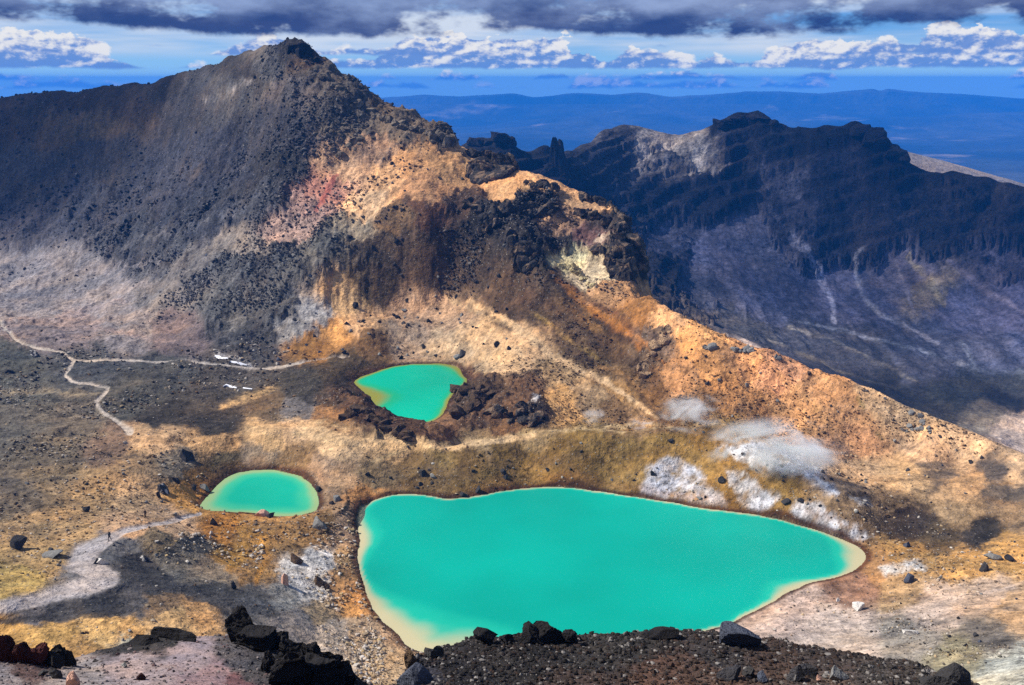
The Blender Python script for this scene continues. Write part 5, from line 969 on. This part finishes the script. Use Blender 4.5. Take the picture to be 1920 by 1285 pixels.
# ------------------------------------------------------------------ steam from the vents
def steam(px, py, w, h, label, dens, seed, lean=.25):
    P = MID.hit(px, py); k = px_m(P); V, F = ico(3); sx, sy, sz = w * k / 2, w * k * .32, h * k / 2
    V = V.copy(); o = mesh_np('steam', V, F, None, True); o.scale = (sx, sy, sz); o.location = (P[0], P[1] - .5, P[2] + CAM_Z + sz * .78)
    m = bpy.data.materials.new('steam'); m.use_nodes = True; t = NT(m.node_tree); t.n.clear(); out = t.new('ShaderNodeOutputMaterial')
    tc = t.new('ShaderNodeTexCoord'); ob = tc.outputs['Object']; geo = t.new('ShaderNodeNewGeometry')
    ln = t.new('ShaderNodeVectorMath', operation='LENGTH'); t.l.new(ob, ln.inputs[0])
    sp = t.new('ShaderNodeSeparateXYZ'); t.l.new(ob, sp.inputs[0])
    mp = t.new('ShaderNodeMapping'); t.l.new(geo.outputs['Position'], mp.inputs[0]); mp.inputs['Location'].default_value = (seed * 3.1, seed * 1.7, 0); mp.inputs['Rotation'].default_value = (0, R(28), 0); mp.inputs['Scale'].default_value = (.6, 1, 1.25)
    n = t.noise(mp.outputs[0], 3.4 / (sx + sz), 4, 0.55, 1.2)
    fall = t.sub(1.0, ln.outputs['Value'])
    d = t.math('MAXIMUM', t.add(t.mul(fall, 0.55), t.mul(t.sub(n, 0.55), 6.0)), 0.0)
    d = t.mul(t.mul(d, t.ss(fall, 0.0, 0.55)), dens)
    v = t.new('ShaderNodeVolumePrincipled'); v.inputs['Color'].default_value = (.97, .97, .97, 1); v.inputs['Anisotropy'].default_value = .2
    t.l.new(d, v.inputs['Density']); t.l.new(v.outputs[0], out.inputs['Volume']); o.data.materials.append(m)
    return tag(o, label, 'steam', 'steam plumes over the vents', 'stuff')
steam(1450, 884, 300, 124, 'largest white steam cloud drifting over the sulphur slope', .55, 1)
steam(1295, 808, 150, 96, 'white steam puff behind the ochre rim', .6, 2)
steam(1200, 804, 70, 30, 'small low steam puff left of the white one behind the rim', .6, 3)
steam(1113, 798, 66, 44, 'thin steam wisp at the left end of the vents', .45, 4)

# ------------------------------------------------------------------ drifting clouds overhead and the blue air
def cloud(cx, cy, gz, rx, ry, label, seed, alt=420.0, hole=None, thick=1.0):
    """a cloud above the land whose shade falls round (cx, cy)"""
    t_ = (alt - gz) / SUN_DIR.z; c = Vector((cx, cy, gz + CAM_Z)) + SUN_DIR * t_
    V, F = ico(5); V = V.copy(); nz = fbm3(V * 2 + seed, .7, 4, seed); V *= (1 + .18 * nz)[:, None]; V[:, 2] = np.where(V[:, 2] < 0, V[:, 2] * .25, V[:, 2] * (1 + .6 * nz))
    o = mesh_np('cloud', V, F, None, True); o.scale = (rx, ry, 60); o.location = c
    m = bpy.data.materials.new('cloud'); m.use_nodes = True; t = NT(m.node_tree); t.n.clear(); out = t.new('ShaderNodeOutputMaterial')
    tc = t.new('ShaderNodeTexCoord'); sp = t.new('ShaderNodeSeparateXYZ'); t.l.new(tc.outputs['Object'], sp.inputs[0]); x, y, z = sp.outputs
    rad = t.math('SQRT', t.add(t.mul(x, x), t.mul(y, y)))
    mp = t.new('ShaderNodeMapping'); t.l.new(tc.outputs['Object'], mp.inputs[0]); mp.inputs['Scale'].default_value = (rx / 200, ry / 200, .3); mp.inputs['Location'].default_value = (seed, 0, 0)
    n = t.noise(mp.outputs[0], 1.6, 4, .55)
    a = t.add(t.mul(t.sub(.93, rad), 2.6), t.mul(t.sub(n, .5), 2.2))
    if hole:
        hx, hy, hr = hole; dx = t.math('DIVIDE', t.sub(x, hx / rx), hr / rx); dy = t.math('DIVIDE', t.sub(y, hy / ry), hr / ry)
        a = t.sub(a, t.mul(2.4, t.math('EXPONENT', t.mul(-1.0, t.add(t.mul(dx, dx), t.mul(dy, dy))))))
    a = t.ss(a, 0.0, 1.1, 0.0, thick)
    df = t.new('ShaderNodeBsdfDiffuse'); df.inputs[0].default_value = (.82, .84, .88, 1); tl = t.new('ShaderNodeBsdfTranslucent'); tl.inputs[0].default_value = (.7, .72, .76, 1)
    ms = t.new('ShaderNodeMixShader'); ms.inputs[0].default_value = .12; t.l.new(df.outputs[0], ms.inputs[1]); t.l.new(tl.outputs[0], ms.inputs[2])
    tr = t.new('ShaderNodeBsdfTransparent'); mm = t.new('ShaderNodeMixShader'); t.l.new(a, mm.inputs[0]); t.l.new(tr.outputs[0], mm.inputs[1]); t.l.new(ms.outputs[0], mm.inputs[2])
    t.l.new(mm.outputs[0], out.inputs['Surface']); o.data.materials.append(m)
    return tag(o, label, 'cloud', kind='stuff')
cloud(330, 830, -130, 340, 250, 'cloud over the dark mountain that keeps it in shade', 3, hole=(-150, 152, 46), thick=.46)
cloud(-300, 620, -20, 200, 150, 'cloud over the left hill that shades its upper slope', 8, thick=.66)

def build_haze():
    x, y0, y1, z0, z1 = 13000, -1500, 12400, -520 + CAM_Z, 34 + CAM_Z
    V = np.array([(sx * x, yy, zz) for zz in (z0, z1) for yy in (y0, y1) for sx in (-1, 1)], float)
    F = np.array([(0, 2, 3, 1), (4, 5, 7, 6), (0, 1, 5, 4), (2, 6, 7, 3), (0, 4, 6, 2), (1, 3, 7, 5)])
    o = mesh_np('haze', V, F, None, False); m = bpy.data.materials.new('blue air'); m.use_nodes = True; t = NT(m.node_tree); t.n.clear()
    out = t.new('ShaderNodeOutputMaterial'); v = t.new('ShaderNodeVolumePrincipled'); v.inputs['Color'].default_value = (.02, .29, 1.0, 1)
    v.inputs['Density'].default_value = 1 / 8200; t.l.new(v.outputs[0], out.inputs['Volume']); o.data.materials.append(m)
    tag(o, 'blue haze filling the distance', 'haze', kind='stuff')
build_haze()
